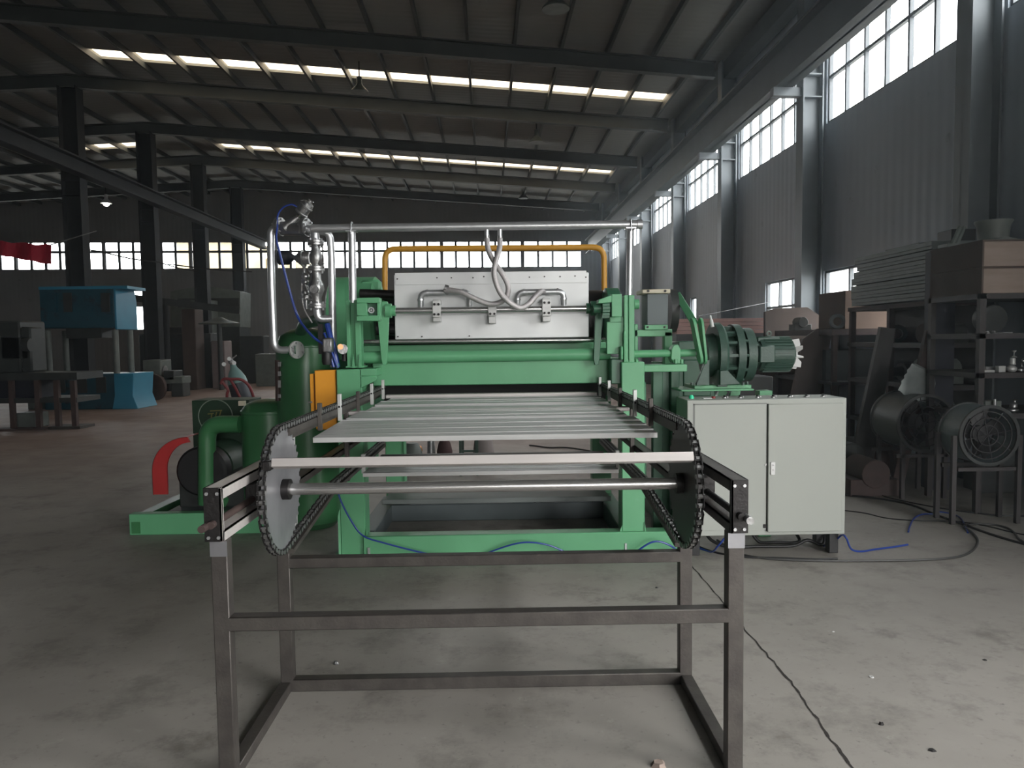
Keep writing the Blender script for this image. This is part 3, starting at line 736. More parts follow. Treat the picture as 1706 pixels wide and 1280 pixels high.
for hp in (hA, hB):
    MB().tube(catmull([P(*p) for p in hp], 8), 0.0195, 14).build('steam_hose', HOSE, SP)
q = P(743, 482, 5.36); m = MB(); m.cyl(q+Vector((-.012,0,.01)), q+Vector((.014,0,.0)), 0.026, n=14); m.build('hose_clip', CAST, SP)
MB().cyl(P(745,483,5.37), P(745,488,5.42), 0.02, n=12).build('hose_tail', CAST, SP)
# the outer down pipe with elbows to the tank flange
Yp = 5.50
pts = [P(480, 379, Yp), P(451, 379, Yp), P(452, 470, Yp), P(457, 585, Yp), P(492, 582, Yp)]
MB().tube(fillet(pts, 0.075, 8), 0.0275, 16).build('down_pipe', GALV, SP)
for a, yy in ((451, 398), (457, 570)):
    q = P(a, yy, Yp); MB().cyl(q-Vector((0,0,.004)), q+Vector((0,0,.004)), 0.030, n=16).build('weld_ring', GALV, SP)
# second down pipe
pts = [P(520, 386, 5.36), P(549, 386, 5.40), P(552, 420, 5.42), P(556, 612, 5.46)]
MB().tube(fillet(pts, 0.075, 8), 0.0265, 16).build('down_pipe', GALV, SP)
def flange(q, axis, r=0.062, th=0.016, par=SP, nb=6, m_=CAST):
    axis = Vector(axis).normalized()
    f = MB().cyl(q-axis*th, q-axis*0.002, r, n=24).add([], []).cyl(q+axis*0.002, q+axis*th, r, n=24).build('flange', m_, par)
    a = axis.orthogonal().normalized(); b_ = axis.cross(a)
    for k in range(nb):
        t = 2*math.pi*k/nb
        c1 = q+(a*math.cos(t)+b_*math.sin(t))*r*0.78
        MB().cyl(c1-axis*(th+0.014), c1+axis*(th+0.014), 0.008, n=6).build('bolt', GALV, f, smooth=False)
    return f
# angle-seat valve on the header line
flange(P(466, 378, Yp), (1,-0.3,0), 0.068); flange(P(509, 379, 5.40), (1,-0.3,0), 0.068)
vb = MB().cyl(P(470, 381, Yp), P(506, 381, 5.42), 0.05, n=18).build('valve_body', CAST, SP)
A, C = P(476, 380, 5.46), P(497, 362, 5.44); MB().cyl(A, C, 0.045, 0.02, n=16).build('valve_neck', CAST, vb)
MB().cyl(C, P(503, 354, 5.43), 0.01, n=10).build('spindle', CHROME, vb)
A = P(501, 357, 5.43); D_ = P(515, 338, 5.41)-A
MB().lathe(A, D_, [(0,0.02),(0.005,0.048),(0.015,0.05),(0.02,0.043),(0.06,0.043),(0.064,0.05),(0.074,0.05),(0.078,0.043),(0.10,0.04),(0.11,0.02),(0.125,0.018)], 20).build('actuator', CAST, vb)
MB().bar(P(515,338,5.41), P(522,337,5.40), 0.012, 0.006).build('indicator', CAST, vb)
MB().bar(P(501,334,5.41), P(505,334,5.41), 0.012, 0.006).build('air_port', CAST, vb)
# vertical valve train
MB().tube(fillet([P(513,382,5.4), P(525,384,5.36), P(525,404,5.36)], 0.04), 0.033, 14).build('elbow', GALV, SP)
Yv = 5.36
flange(P(526, 405, Yv), (0,0,1), 0.058)
vc = MB().lathe(P(527, 447, Yv), (0,0,1), [(0,0.034),(0.03,0.034),(0.05,0.045),(0.09,0.047),(0.12,0.034),(0.18,0.03)], 18).build('check_valve', CAST, SP)
MB().cyl(P(527,430,Yv), P(537,441,Yv-0.02), 0.028, 0.018, n=12).build('strainer', CAST, vc)
for dx in (10,): MB().cyl(P(527+dx,406,Yv-0.02), P(529+dx,447,Yv-0.02), 0.005, n=8).build('tie_rod', STEEL_D, vc)
flange(P(527, 448, Yv), (0,0,1), 0.058)
bv_ = MB().lathe(P(528, 508, Yv), (0,0,1), [(0,0.033),(0.05,0.033),(0.08,0.045),(0.11,0.056),(0.15,0.052),(0.18,0.036),(0.25,0.033)], 20).build('ball_valve', CAST, SP)
q = P(524, 482, Yv-0.05); MB().cyl(q+Vector((0,0.03,0)), q+Vector((0,-0.02,0)), 0.03, n=16).build('valve_cover', CAST, bv_)
flange(P(528, 510, Yv), (0,0,1), 0.062)
MB().tube(fillet([P(528,513,Yv), P(530,532,Yv), P(553,531,5.38)], 0.05), 0.027, 14).build('reducer', GALV, SP)
# small instrument train to the side
m = MB().lathe(P(507, 459, 5.42), (0,0,1), [(0,0.012),(0.06,0.012),(0.07,0.02),(0.08,0.02)], 12)
sm_ = m.build('instrument_pipe', CAST, SP)
MB().lathe(P(516, 430, 5.40), (-1,0,0), [(0,0.03),(0.0,0.045),(0.04,0.048),(0.045,0.042),(0.05,0.062),(0.055,0.06),(0.115,0.012)], 24).build('diaphragm_valve', CAST, SP)
MB().lathe(P(496, 429, 5.62), (-1,0,0), [(0,0.012),(0.03,0.02),(0.06,0.05),(0.07,0.055),(0.14,0.055),(0.15,0.04)], 20).build('blue_actuator', mat('blue_black_paint', (0.008,0.01,0.018), 0.6), SP)
MB().tube([P(507,459,5.42), P(505,470,5.42), P(512,480,5.42), P(510,500,5.42), P(511,515,5.42)], 0.014, 10).build('instrument_pipe', CAST, SP)
for yy, r_ in ((461,0.03),(470,0.024),(488,0.028),(497,0.024)):
    MB().sph(P(509, yy, 5.42), r_, 12).build('needle_valve', CAST, SP)
flange(P(511, 495, 5.42), (0,0,1), 0.042, 0.008, nb=4)
MB().bar(P(498,496,5.42), P(523,495,5.40), 0.02, 0.02).build('bracket_bar', CAST, SP)
flange(P(494, 583, 5.52), (1,-0.75,0), 0.066, 0.008, m_=WHITE if False else LUG)
MB().cyl(P(480, 583.5, 5.51), P(493, 583, 5.52), 0.036, n=16).build('green_stub', GREEN_D, SP)
# blue air hoses
def hose(pts, r, m_, par, n=8, name='air_hose'): return MB().tube(catmull([P(*p) for p in pts], 6), r, n).build(name, m_, par)
hose([(495,345,5.42),(486,341,5.42),(473,345,5.44),(463,358,5.46),(462,378,5.44),(461,400,5.44),(470,440,5.44),(482,485,5.44),(494,520,5.46),(503,542,5.5)], 0.0065, BLUEH, SP)
hose([(461,402,5.43),(472,445,5.43),(484,490,5.43),(497,530,5.45),(520,560,5.3),(545,580,5.28),(556,612,5.27)], 0.009, BLUEH, SP)
hose([(545,540,5.36),(550,560,5.34),(556,580,5.33),(562,612,5.33)], 0.02, BLUEH, SP)
hose([(540,555,5.3),(548,575,5.28),(556,595,5.27),(563,613,5.27)], 0.008, BLUEH, SP)
hose([(503,465,5.42),(503,490,5.41),(507,515,5.40),(520,538,5.38)], 0.005, HOSE, SP)
# air filter and pressure gauge set
fr = MB().lathe(P(545, 608, 5.27), (0,0,1), [(0,0.03),(0.02,0.036),(0.10,0.036),(0.11,0.03)], 16).build('filter_bowl', BLACK, SP)
MB().pb(537, 563, 553, 588, 5.23, 0.07).build('regulator_block', CAST, fr, bevel=0.01)
MB().pb(530, 540, 538, 590, 5.30, 0.03).build('regulator_strap', BLACK, fr)
g_ = MB().cyl(P(572, 582, 5.30), P(571, 582, 5.26), 0.035, n=18).build('pressure_gauge', CAST, SP)
MB().cyl(P(567,578,5.3), P(567,578,5.25), 0.02, n=12).build('brass_fitting', COPPER, g_)
MB().cyl(P(574,602,5.3), P(574,590,5.3), 0.018, n=12).build('valve_stem', STEEL_D, g_)
# orange box
ob = MB().pb(525, 617, 560, 716, 5.27, 0.12).build('junction_box', ORANGE, None, bevel=0.005)
tag(ob, 'orange metal box fixed to the outer face of the press frame', 'box')
MB().pb(517, 623, 523, 690, 5.29, 0.10).build('door', ORANGE, ob, bevel=0.002)
MB().pb(523, 624, 525.5, 690, 5.31, 0.08).build('hinge_gap', mat('orange_shadow_gap', (0.12,0.03,0.01), 0.6), ob)
MB().cyl(P(514,670.5,5.28), P(520,670,5.28), 0.006, n=8).build('latch', GALV, ob)
# ================================================================== CHAIN CONVEYOR
CV = thing('chain_conveyor', 'chain conveyor of aluminium trays on a dark welded steel stand', 'conveyor', (-0.09, 2.9, 0))
XL, XR = -0.90, 0.725        # chain planes
SY, SZ, SR = 2.96, 0.957, 0.25
FX0, FX1 = -1.01, 0.822      # outer faces of the stand
def cb(name, b, m=STEEL, parent=None, bev=0.003): return MB().box(*b).build(name, m, parent or CV, bevel=bev)
# legs
T = 0.05
zt = 0.875
lg = []
for x0, x1 in ((FX0, FX0+0.056), (FX1-0.056, FX1)):
    l_ = cb('leg', (x0, x1, 2.50, 2.55, 0, zt)); lg.append(l_)
    # ground-off bright weld patch at the leg top
    MB().box(x0-0.001, x1+0.001, 2.498, 2.5, zt-0.055, zt-0.002).build('weld_patch', DISC, l_)
for x0, x1 in ((FX0+0.005, FX0+0.06), (FX1-0.056, FX1)):
    l_ = cb('leg', (x0, x1, 3.20, 3.25, 0, 0.70))
    MB().sph(((x0+x1)/2, 3.20, 0.66), 0.02, 8).build('weld_bead', CAST if x0 < 0 else STEEL_D, l_)
# cross members
cb('crossbar', (FX0+0.05, FX1-0.05, 2.50, 2.55, 0.556, 0.606))
cb('crossbar', (FX0+0.055, FX1-0.05, 3.20, 3.25, 0.556, 0.603))
cb('crossbar', (FX0+0.055, FX1-0.05, 3.20, 3.25, 0.0, 0.055))
for x0, x1 in ((FX0, FX0+0.05), (FX1-0.05, FX1)): cb('floor_rail', (x0, x1, 2.55, 3.20, 0.0, 0.045))
# side frames with end plates
for s, (x0, x1) in ((-1, (FX0-0.012, FX0+0.05)), (1, (FX1-0.052, FX1+0.008))):
    m = MB(); m.box(x0, x1, 2.485, 2.495, zt, zt+0.185)
    inner = x1 if s < 0 else x0
    ep = m.build('end_plate', STEEL_D, CV, bevel=0.001)
    bolts([(x0+0.012, 2.485, zt+0.165), (x1-0.014, 2.485, zt+0.165), (x0+0.014, 2.485, zt+0.014), (x1-0.014, 2.485, zt+0.014)], (0,-1,0), ep, 0.006, 0.004, GALV)
    mtl = ALU_B if s < 0 else STEEL
    for z0, z1 in ((zt+0.145, zt+0.185), (zt, zt+0.035)):
        m = MB(); ye = 3.25 if z0 > zt+.1 else 3.0; m.box(x0, x1, 2.495, ye, z1-0.006, z1); m.box(x0, x0+0.006, 2.495, ye, z0, z1); m.box(x1-0.006, x1, 2.495, ye, z0, z1) 
        m.build('side_rail', mtl, CV)
    m = MB(); z1 = zt+0.035; m.box(x0, x1, 3.0, 5.2, z1-0.006, z1); m.box(x0, x0+0.006, 3.0, 5.2, zt, z1); m.box(x1-0.006, x1, 3.0, 5.2, zt, z1); m.build('return_rail', STEEL, CV)
    m = MB()
    m.box(inner-0.008 if s<0 else inner, inner if s<0 else inner+0.008, 2.485, 2.50, zt, zt+0.185)
    m.build('corner_strip', ALU_B if s < 0 else STEEL_D, ep)
    # tensioner screw and bearing block riding between the rails
    xc = (x0+x1)/2
    bb = MB().prism([(xc-0.03,2.88,SZ-0.06),(xc-0.03,3.04,SZ-0.06),(xc-0.03,3.04,SZ+0.04),(xc-0.03,2.99,SZ+0.07),(xc-0.03,2.93,SZ+0.07),(xc-0.03,2.88,SZ+0.04)], (0.06,0,0)).build('bearing_block', STEEL_D, CV, bevel=0.006)
    MB().cyl((xc, 2.46, SZ-0.02), (xc, 2.9, SZ-0.02), 0.013, n=12).build('tension_screw', RUSTY if s < 0 else STEEL_D, bb)
    m = MB(); m.cyl((xc+0.018*s, 2.43, SZ-0.025), (xc+0.018*s, 2.485, SZ-0.025), 0.013, n=14); m.build('screw_head', RUSTY if s < 0 else CAST, bb)
# shaft and sprockets
MB().cyl((XL-0.10, SY, SZ), (XR+0.09, SY, SZ), 0.0235, n=24).build('shaft', CHROME, CV)
NT = 40
def sprocket(x, s, m_):
    out = []
    for k in range(NT):
        for dt, r in ((-.28, SR-0.014), (-.10, SR+0.004), (.10, SR+0.004), (.28, SR-0.014)):
            t = 2*math.pi*(k+dt)/NT; out.append(Vector((x-0.006, SY+math.cos(t)*r, SZ+math.sin(t)*r)))
    sp_ = MB().prism(out, (0.012,0,0)).build('sprocket', m_, CV, smooth=False)
    MB().cyl((x-0.03 if s<0 else x-0.035, SY, SZ), (x+0.035 if s<0 else x+0.03, SY, SZ), 0.042, n=20).build('hub', STEEL_D, sp_)
    return sp_
sprocket(XL, -1, DISC); sprocket(XR, 1, mat('dark_sprocket', (0.07,0.065,0.065), 0.42, 0.7, scale=9))  # one sprocket is of darker steel than the other
# chain path: top run, wrap round the sprocket, lower run on its track
def chain_path():
    pts = []
    yb = 5.55
    zT = SZ+SR
    top = [(yb - (yb-SY)*k/68.0, zT) for k in range(69)]
    arc = []
    n = 22
    for k in range(1, n+1):
        t = math.pi/2 + math.pi*k/n; arc.append((SY+math.cos(t)*SR, SZ+math.sin(t)*SR))
    low_ = []
    for k in range(1, 69):
        y_ = SY + (yb-SY)*k/68.0
        z_ = SZ-SR + (0.10)*min(1.0, (y_-SY)/0.9)
        low_.append((y_, z_))
    return top+arc+low_
cp = chain_path()
for x, s in ((XL, -1), (XR, 1)):
    m = MB()
    xs = x
    for i in range(len(cp)-1):
        a, c = cp[i], cp[i+1]
        off = 0.013 if i % 2 else 0.009
        for sg in (-1, 1):
            dy, dz = (c[0]-a[0])*0.18, (c[1]-a[1])*0.18
            m.bar((xs+sg*off, a[0]-dy, a[1]-dz), (xs+sg*off, c[0]+dy, c[1]+dz), 0.003, 0.022, (0, -(c[1]-a[1]), (c[0]-a[0])))
    ch = m.build('roller_chain', STEEL_D, CV, smooth=False, kind='stuff')
    m = MB()
    for i in range(len(cp)-1):
        a = cp[i]; m.cyl((xs-0.016, a[0], a[1]), (xs+0.016, a[0], a[1]), 0.010, n=6)
    m.build('chain_roller', CAST, ch, smooth=False, kind='stuff')
# chain tracks
for x, s in ((XL, -1), (XR, 1)):
    xo = x + s*0.02
    m = MB(); m.box(min(x-0.012,x+0.012), max(x-0.012,x+0.012), 3.05, 5.5, SZ+SR-0.045, SZ+SR-0.016); m.box(min(xo,xo+s*0.006), max(xo,xo+s*0.006), 3.02, 5.5, SZ+SR-0.075, SZ+SR+0.004)
    m.build('top_track', STEEL if s < 0 else STEEL, CV)
    m = MB(); m.bar((x, 3.05, SZ-SR-0.03), (x, 3.86, SZ-SR+0.065), 0.03, 0.02); m.box(x-0.015, x+0.015, 3.86, 5.5, SZ-SR+0.055, SZ-SR+0.075)
    m.box(min(x+s*.03, x+s*.05), max(x+s*.03, x+s*.05), 3.9, 5.5, SZ-SR+0.03, SZ-SR+0.085)
    m.build('return_track', STEEL, CV)
    # upright flats carrying the tracks
    for yy, zb in ((3.22, 0.70), (4.35, 0.72)):
        xu = x + s*0.035
        MB().box(xu-0.012, xu+0.012, yy, yy+0.035, zb, SZ+SR-0.02).build('upright', ALU if yy < 4 else STEEL, CV, bevel=0.002)
# lugs: white ones carry trays, darker ones are bare
for x, s in ((XL, -1), (XR, 1)):
    xi = x - s*0.022
    for yy, tall, mm_ in ((3.95, 0.062, LUG), (4.92, 0.058, LUG), (5.38, 0.058, LUG), (3.52, 0.05, STEEL), (4.45, 0.04, STEEL)):
        z0 = SZ+SR
        lu = MB().box(xi-0.010, xi+0.010, yy-0.012, yy+0.012, z0-0.082, z0+tall).build('chain_lug', mm_, CV, bevel=0.002)
        MB().cyl((xi-0.013, yy-0.004, z0-0.005), (xi+0.013, yy-0.004, z0-0.005), 0.006, n=8).build('pin', STEEL_D, lu)
        if mm_ is LUG: MB().box(xi-0.005, xi+0.005, yy-0.0135, yy-0.012, z0-0.012, z0-0.002).build('slot', STEEL_D, lu)
    for yy in (4.56,):
        MB().box(xi-0.012, xi+0.012, yy, yy+0.03, SZ-SR+0.02, SZ-SR+0.14).build('chain_lug', LUG, CV, bevel=0.002)
# trays between the chains
def tray(y0, y1, z, x0, x1, dx=0.0, tilt=0.0, name='tray_plate', m_=ALU):
    m = MB(); n = max(2, int((y1-y0)/0.085)); th = 0.010
    for k in range(n):
        a, c = y0+(y1-y0)*k/n, y0+(y1-y0)*(k+1)/n-0.007
        za, zc = z+tilt*(a-y0), z+tilt*(c-y0)
        m.hexa([(x0+dx*k/n,a,za),(x1,a,za),(x1,c,zc),(x0+dx*(k+1)/n,c,zc),(x0+dx*k/n,a,za+th),(x1,a,za+th+0.006*(k%2)),(x1,c,zc+th),(x0+dx*(k+1)/n,c,zc+th)])
    m.box(x0+0.01, x1-0.01, y0+0.01, y1-0.01, z-0.004, z+0.002) if tilt == 0 else None
    m.box(x0, x1, y0-0.004, y0+0.004, z-0.014, z+th)
    m.box(x0, x1, y1-0.008, y1, z+tilt*(y1-y0)-0.018, z+tilt*(y1-y0)+th+0.004)
    return m.build(name, m_, CV, bevel=0.001)
zt_ = SZ+SR-0.095
tray(3.37, 3.97, zt_-0.010, -0.875, 0.703, 0.0, 0.02)
tray(4.02, 4.40, zt_+0.008, -0.86, 0.67, 0.0, 0.0)
tray(4.50, 4.80, zt_-0.004, -0.86, 0.69)
tray(4.86, 5.10, zt_+0.008, -0.85, 0.69)
tray(5.14, 5.40, zt_+0.002, -0.83, 0.69)
m = MB(); m.bar(P(577, 689, 4.43), P(1048, 681, 4.43), 0.035, 0.028); tb = m.build('tray_bar', ALU_B, CV, bevel=0.005)
m = MB(); m.box(-0.87, 0.69, 5.43, 5.50, zt_+0.01, zt_+0.04); m.build('tray_bar', ALU_B, CV, bevel=0.005)
m = MB(); m.cyl(P(1044,681,4.43), P(1050,681,4.43), 0.012, n=10); m.build('bar_plug', STEEL_D, tb)
# the wide bar riding over the sprocket rim
m = MB(); q0, q1 = Vector((XL+0.035, 2.745, 1.098)), Vector((XR-0.02, 2.745, 1.098))
m.bar(q0, q1, 0.042, 0.034, (0,0.35,1)); m.build('tray_bar', ALU_B, CV, bevel=0.002)
m = MB(); m.box(XL+0.004, XL+0.036, 2.715, 2.75, 1.075, 1.11); m.build('bar_clip', STEEL_D, CV, bevel=0.003)
# trays hanging on the return run
tray(4.5, 5.05, SZ-SR+0.025, -0.87, 0.70, name='tray_plate', m_=ALU)
m = MB(); m.pb(613, 826, 1008, 842, 5.6, 0.01); 
MB().box(-0.86, 0.69, 5.08, 5.14, SZ-SR+0.02, SZ-SR+0.05).build('tray_bar', STEEL, CV, bevel=0.003)
# ================================================================== CONTROL CABINET
CC = thing('control_cabinet', 'pale grey double-door control cabinet on short black feet beside the conveyor', 'cabinet', (2.0, 5.2, 0))
YC = 5.12
fx0, fx1 = P(1145, 780, YC).x, P(1409, 780, YC).x
fz0, fz1 = P(1280, 892, YC).z, P(1280, 665, YC).z
bd = MB().box(fx0, fx1, YC, YC+0.33, fz0, fz1).build('body', CAB, CC, bevel=0.004)
ld = MB().pb(1157, 674, 1277, 884, YC-0.004, 0.004).build('door', CAB, CC, bevel=0.002)
rd = MB().pb(1280, 673, 1404, 886, YC-0.022, 0.018).build('door', CAB, CC, bevel=0.003)
MB().pb(1277, 673, 1280, 885, YC-0.003, 0.003).build('door_gap', SEAM, CC)
MB().pb(1154.6, 673, 1157, 885, YC-0.001, 0.0015).build('door_gap', mat('seam_grey', (0.2,0.21,0.2), 0.6), CC)
MB().pb(1155, 672.4, 1278, 674, YC-0.001, 0.0015).build('door_gap', MATS['seam_grey'], CC)
hn = MB().pb(1284, 770, 1292, 792, YC-0.030, 0.010).build('lock_handle', WHITE, rd, bevel=0.004)
bolts([P(1288, 775, YC-0.03), P(1288.5, 783, YC-0.03)], (0,-1,0), hn, 0.006, 0.004, CAST)
MB().pb(1275, 773, 1277, 777, YC-0.01, 0.006).build('catch', CAST, ld)
MB().pb(1272, 874, 1277, 880, YC-0.01, 0.006).build('catch', STEEL_D, ld)
for a in (fx0+0.03, fx1-0.10):
    for c in (YC+0.02, YC+0.24): MB().box(a, a+0.065, c, c+0.07, 0, fz0).build('foot', BLACK, CC, bevel=0.003)
# push buttons and knobs on the desk top
lamp = MB().lathe((P(1153,662,YC+.1).x, YC+0.12, fz1), (0,0,1), [(0,0.018),(0.012,0.018),(0.02,0.015),(0.026,0.008)], 14).build('pilot_lamp', mat('green_lens', (0.05,0.75,0.4), 0.25), CC)
MB().box(P(1172,662,YC+.1).x, P(1186,662,YC+.1).x, YC+0.09, YC+0.16, fz1, fz1+0.004).build('name_strip', WHITE, CC)
MB().cyl((P(1190,662,YC+.1).x, YC+0.12, fz1), (P(1190,662,YC+.1).x, YC+0.12, fz1+0.014), 0.014, n=12).build('stop_button', mat('dark_red_plastic', (0.25,0.03,0.03), 0.4), CC)
for px in (1207, 1233, 1262, 1288, 1315, 1343, 1371):
    x = P(px, 660, YC+0.12).x
    k = MB().cyl((x, YC+0.12, fz1), (x, YC+0.12, fz1+0.008), 0.017, n=14).build('selector_switch', CAST, CC)
    MB().box(x-0.004, x+0.004, YC+0.104, YC+0.136, fz1+0.008, fz1+0.02).build('switch_knob', BLACK, k, bevel=0.001)
    MB().cyl((x+0.03, YC+0.15, fz1), (x+0.03, YC+0.15, fz1+0.01), 0.010, n=10).build('switch_nut', CAST, k)

# ================================================================== CABLES AND HOSES ON THE FLOOR
def floorline(pts, r, m_, label, cat, name='cable', z=None, group=None):
    w = [FL(p[0], p[1], (p[2] if len(p) > 2 else r)) for p in pts]
    o = MB().tube(catmull(w, 6), r, 8).build(name, m_)
    return tag(o, label, cat, group)
floorline([(1195,900),(1230,922),(1280,931),(1340,934),(1400,935),(1500,934),(1560,932),(1600,927),(1622,916),(1629,900),(1618,886),(1606,879),(1618,874),(1650,874),(1676,879),(1690,888),(1700,900),(1730,915)], 0.008, mat('grey_black_cable', (0.05,0.05,0.048), 0.5), 'grey cable looping round over the concrete beyond the control cabinet', 'cable')
floorline([(1300,812),(1400,824),(1470,832),(1520,842),(1560,858),(1600,872),(1650,890),(1700,905),(1760,920)], 0.009, BLACK, 'thick black cable running from behind the cabinet past the drum fans', 'cable')
floorline([(1395,817),(1460,819),(1475,828),(1540,842),(1600,852),(1680,860),(1740,858)], 0.006, BLACK, 'thin black cable trailing toward the arched drum fan stand', 'cable')
floorline([(1400,850),(1440,855),(1480,864),(1540,868),(1590,869),(1640,876),(1700,890),(1770,900)], 0.005, BLACK, 'thin black cable crossing under the looped grey one', 'cable')
floorline([(1150,905),(1190,920),(1240,928),(1300,930),(1360,932),(1395,931)], 0.007, BLACK, 'black cable lying along the front of the control cabinet', 'cable')
def airline(pts, r, label, name='air_hose'):
    w = [P(*p) for p in pts]
    for q in w: q.z = max(q.z, r)
    o = MB().tube(catmull(w, 6), r, 8).build(name, BLUEH); return tag(o, label, 'hose')
airline([(1560,868,6.2),(1536,868,6.2),(1522,878,6.05),(1515,893,5.8),(1513,905,5.65)], 0.006, 'blue air hose end curling on the concrete beside the grey cable loop')
airline([(1560,866,6.3),(1585,868,6.2),(1600,880,6.05),(1608,900,5.75),(1612,910,5.6)], 0.006, 'blue air hose lying inside the grey cable loop')
airline([(1372,925,5.3),(1388,905,5.2),(1402,892,5.1),(1410,897,5.05),(1418,915,5.1),(1435,930,5.15),(1460,931,5.2),(1490,925,5.25),(1512,922,5.3)], 0.007, 'blue air hose bent over the foot of the cabinet onto the concrete')
airline([(1395,933,5.2),(1390,925,5.08),(1180,922,5.1),(1192,908,5.06),(1208,896,5.05)], 0.006, 'blue air hose rising under the cabinet near the conveyor stand') if False else None
airline([(1165,926,5.3),(1185,922,5.2),(1196,910,5.1),(1208,896,5.07)], 0.007, 'blue air hose rising under the cabinet near the conveyor stand')
airline([(560,800,5.2),(566,830,5.18),(585,868,5.15),(605,893,5.12),(640,905,5.12),(690,918,5.14),(740,929,5.16)], 0.006, 'blue air hose drooping across the foot of the frame near the vacuum unit')
airline([(800,928,5.2),(830,915,5.16),(860,906,5.14),(885,904,5.14),(915,909,5.15),(945,921,5.17),(962,927,5.18)], 0.006, 'blue air hose arching in front of the middle of the base beam')
airline([(1055,926,5.16),(1068,914,5.14),(1085,904,5.12),(1100,903,5.12),(1118,910,5.13),(1135,922,5.16),(1150,927,5.18)], 0.007, 'blue air hose arching before the base beam beside the control cabinet')
def undercable(pts, label):
    w = [P(*p) for p in pts]
    for q in w: q.z = max(q.z, 0.012)
    tag(MB().tube(catmull(w, 6), 0.012, 10).build('cable', BLACK), label, 'cable')
undercable([(1172,880,5.4),(1185,900,5.35),(1215,912,5.3),(1260,914,5.3),(1320,912,5.3),(1345,900,5.3),(1370,908,5.3),(1375,890,5.35)], 'thick black cable sagging under the control cabinet')
undercable([(1250,885,5.45),(1265,905,5.42),(1290,912,5.4),(1330,906,5.4),(1325,886,5.45)], 'thick black cable coiled under the middle of the cabinet')
# small things lying on the floor
wq = FL(1452, 1128, 0.002)
tag(MB().ring(wq, (0,0,1), 0.010, 0.004, 0.003, 20).build('washer', WHITE), 'small pale washer lying alone on the concrete', 'washer')
def scrap(px, py, r, m_, label, flat=0.5, name='metal_chip', cat='scrap'):
    q = FL(px, py); m = MB(); n = 7; random.seed(int(px*py))
    a = [q+Vector((math.cos(2*math.pi*k/n)*r*random.uniform(.6,1.2), math.sin(2*math.pi*k/n)*r*random.uniform(.5,1.0), 0)) for k in range(n)]
    b2 = [q+(p-q)*0.6+Vector((0,0,r*flat*random.uniform(.7,1.2))) for p in a]
    m.add(a+b2, [tuple(range(n-1,-1,-1)), tuple(range(n,2*n))]+[(i,(i+1)%n,n+(i+1)%n,n+i) for i in range(n)])
    tag(m.build(name, m_, smooth=False), label, cat)
scrap(1468, 1208, 0.011, STEEL_D, 'small dark nut lying near the pale washer', 1.0, 'nut', 'nut')
scrap(1388, 1053, 0.008, WHITE, 'tiny white chip on the concrete beyond the crack')
scrap(1098, 1276, 0.035, WOOD, 'splintered pale wood chip at the foot of the stand', 0.5, 'wood_chip', 'wood chip')
scrap(560, 1107, 0.014, CAST, 'bright metal chip on the floor under the conveyor stand', 1.0)
scrap(608, 1025, 0.012, STEEL_D, 'dark metal chip below the rear crossbar of the stand', 0.6)
scrap(1094, 980, 0.010, STEEL_D, 'dark chip on the concrete behind the stand', 0.8)
scrap(738, 1032, 0.010, STEEL_D, 'flat dark shaving on the floor behind the front crossbar', 0.3)
scrap(1640, 1100, 0.012, STEEL_D, 'dark sliver on the concrete away from the washer', 0.3)
scrap(1552, 1250, 0.018, STEEL_D, 'long dark stain-like shaving at the picture edge', 0.2)
q = P(827, 828, 6.1); st = MB(); st.bar(P(815,833,6.0), P(841,826,6.3), 0.012, 0.008); s_ = st.build('offcut_strip', ALU_B); tag(s_, 'bright metal offcut lying on the grey drip pan', 'offcut')

# ================================================================== STUFF BY THE SUNNY WALL
# near rack with crates on top
RK = thing('storage_rack', 'dark steel shelf rack carrying pale wooden crates near the sunny wall', 'rack', (4.7, 6.5, 0))
rx0, rx1, ry0, ry1 = 4.02, 5.15, 6.2, 6.97
zsh = [P(1636, yy, 6.2).z for yy in (489, 556, 622, 690, 780)]
for x in (rx0, rx1):
    for y_ in (ry0, ry1-0.05): MB().box(x, x+0.05, y_, y_+0.05, 0, zsh[0]).build('post', RACK, RK)
for z in zsh[:4]: MB().box(rx0, rx1+.05, ry0, ry1, z-0.045, z).build('shelf', RACK, RK)
for i, (z, lab) in enumerate(((zsh[0], 'lower'), (zsh[0]+0.225, 'upper'))):
    cr = thing('wooden_crate', ('%s wooden crate of two stacked on the near rack' % lab), 'crate', (4.75, 6.6, z), 'crates on the near rack')
    bdm = MB(); bdm.box(rx0+0.02, 5.2, ry0+0.01, ry1-0.02, z, z+0.21); bdm.build('crate_body', WOOD, cr, bevel=0.004)
    MB().box(rx0+0.005, rx0+0.02, ry0+0.0, ry1-0.02, z, z+0.21).build('darker_side', BROWN, cr)  # side face is a darker sheet than the crate body
    MB().box(rx0+0.005, 5.21, ry0, ry1, z+0.21, z+0.222).build('lid', BROWN, cr)
zc = zsh[0]+0.45
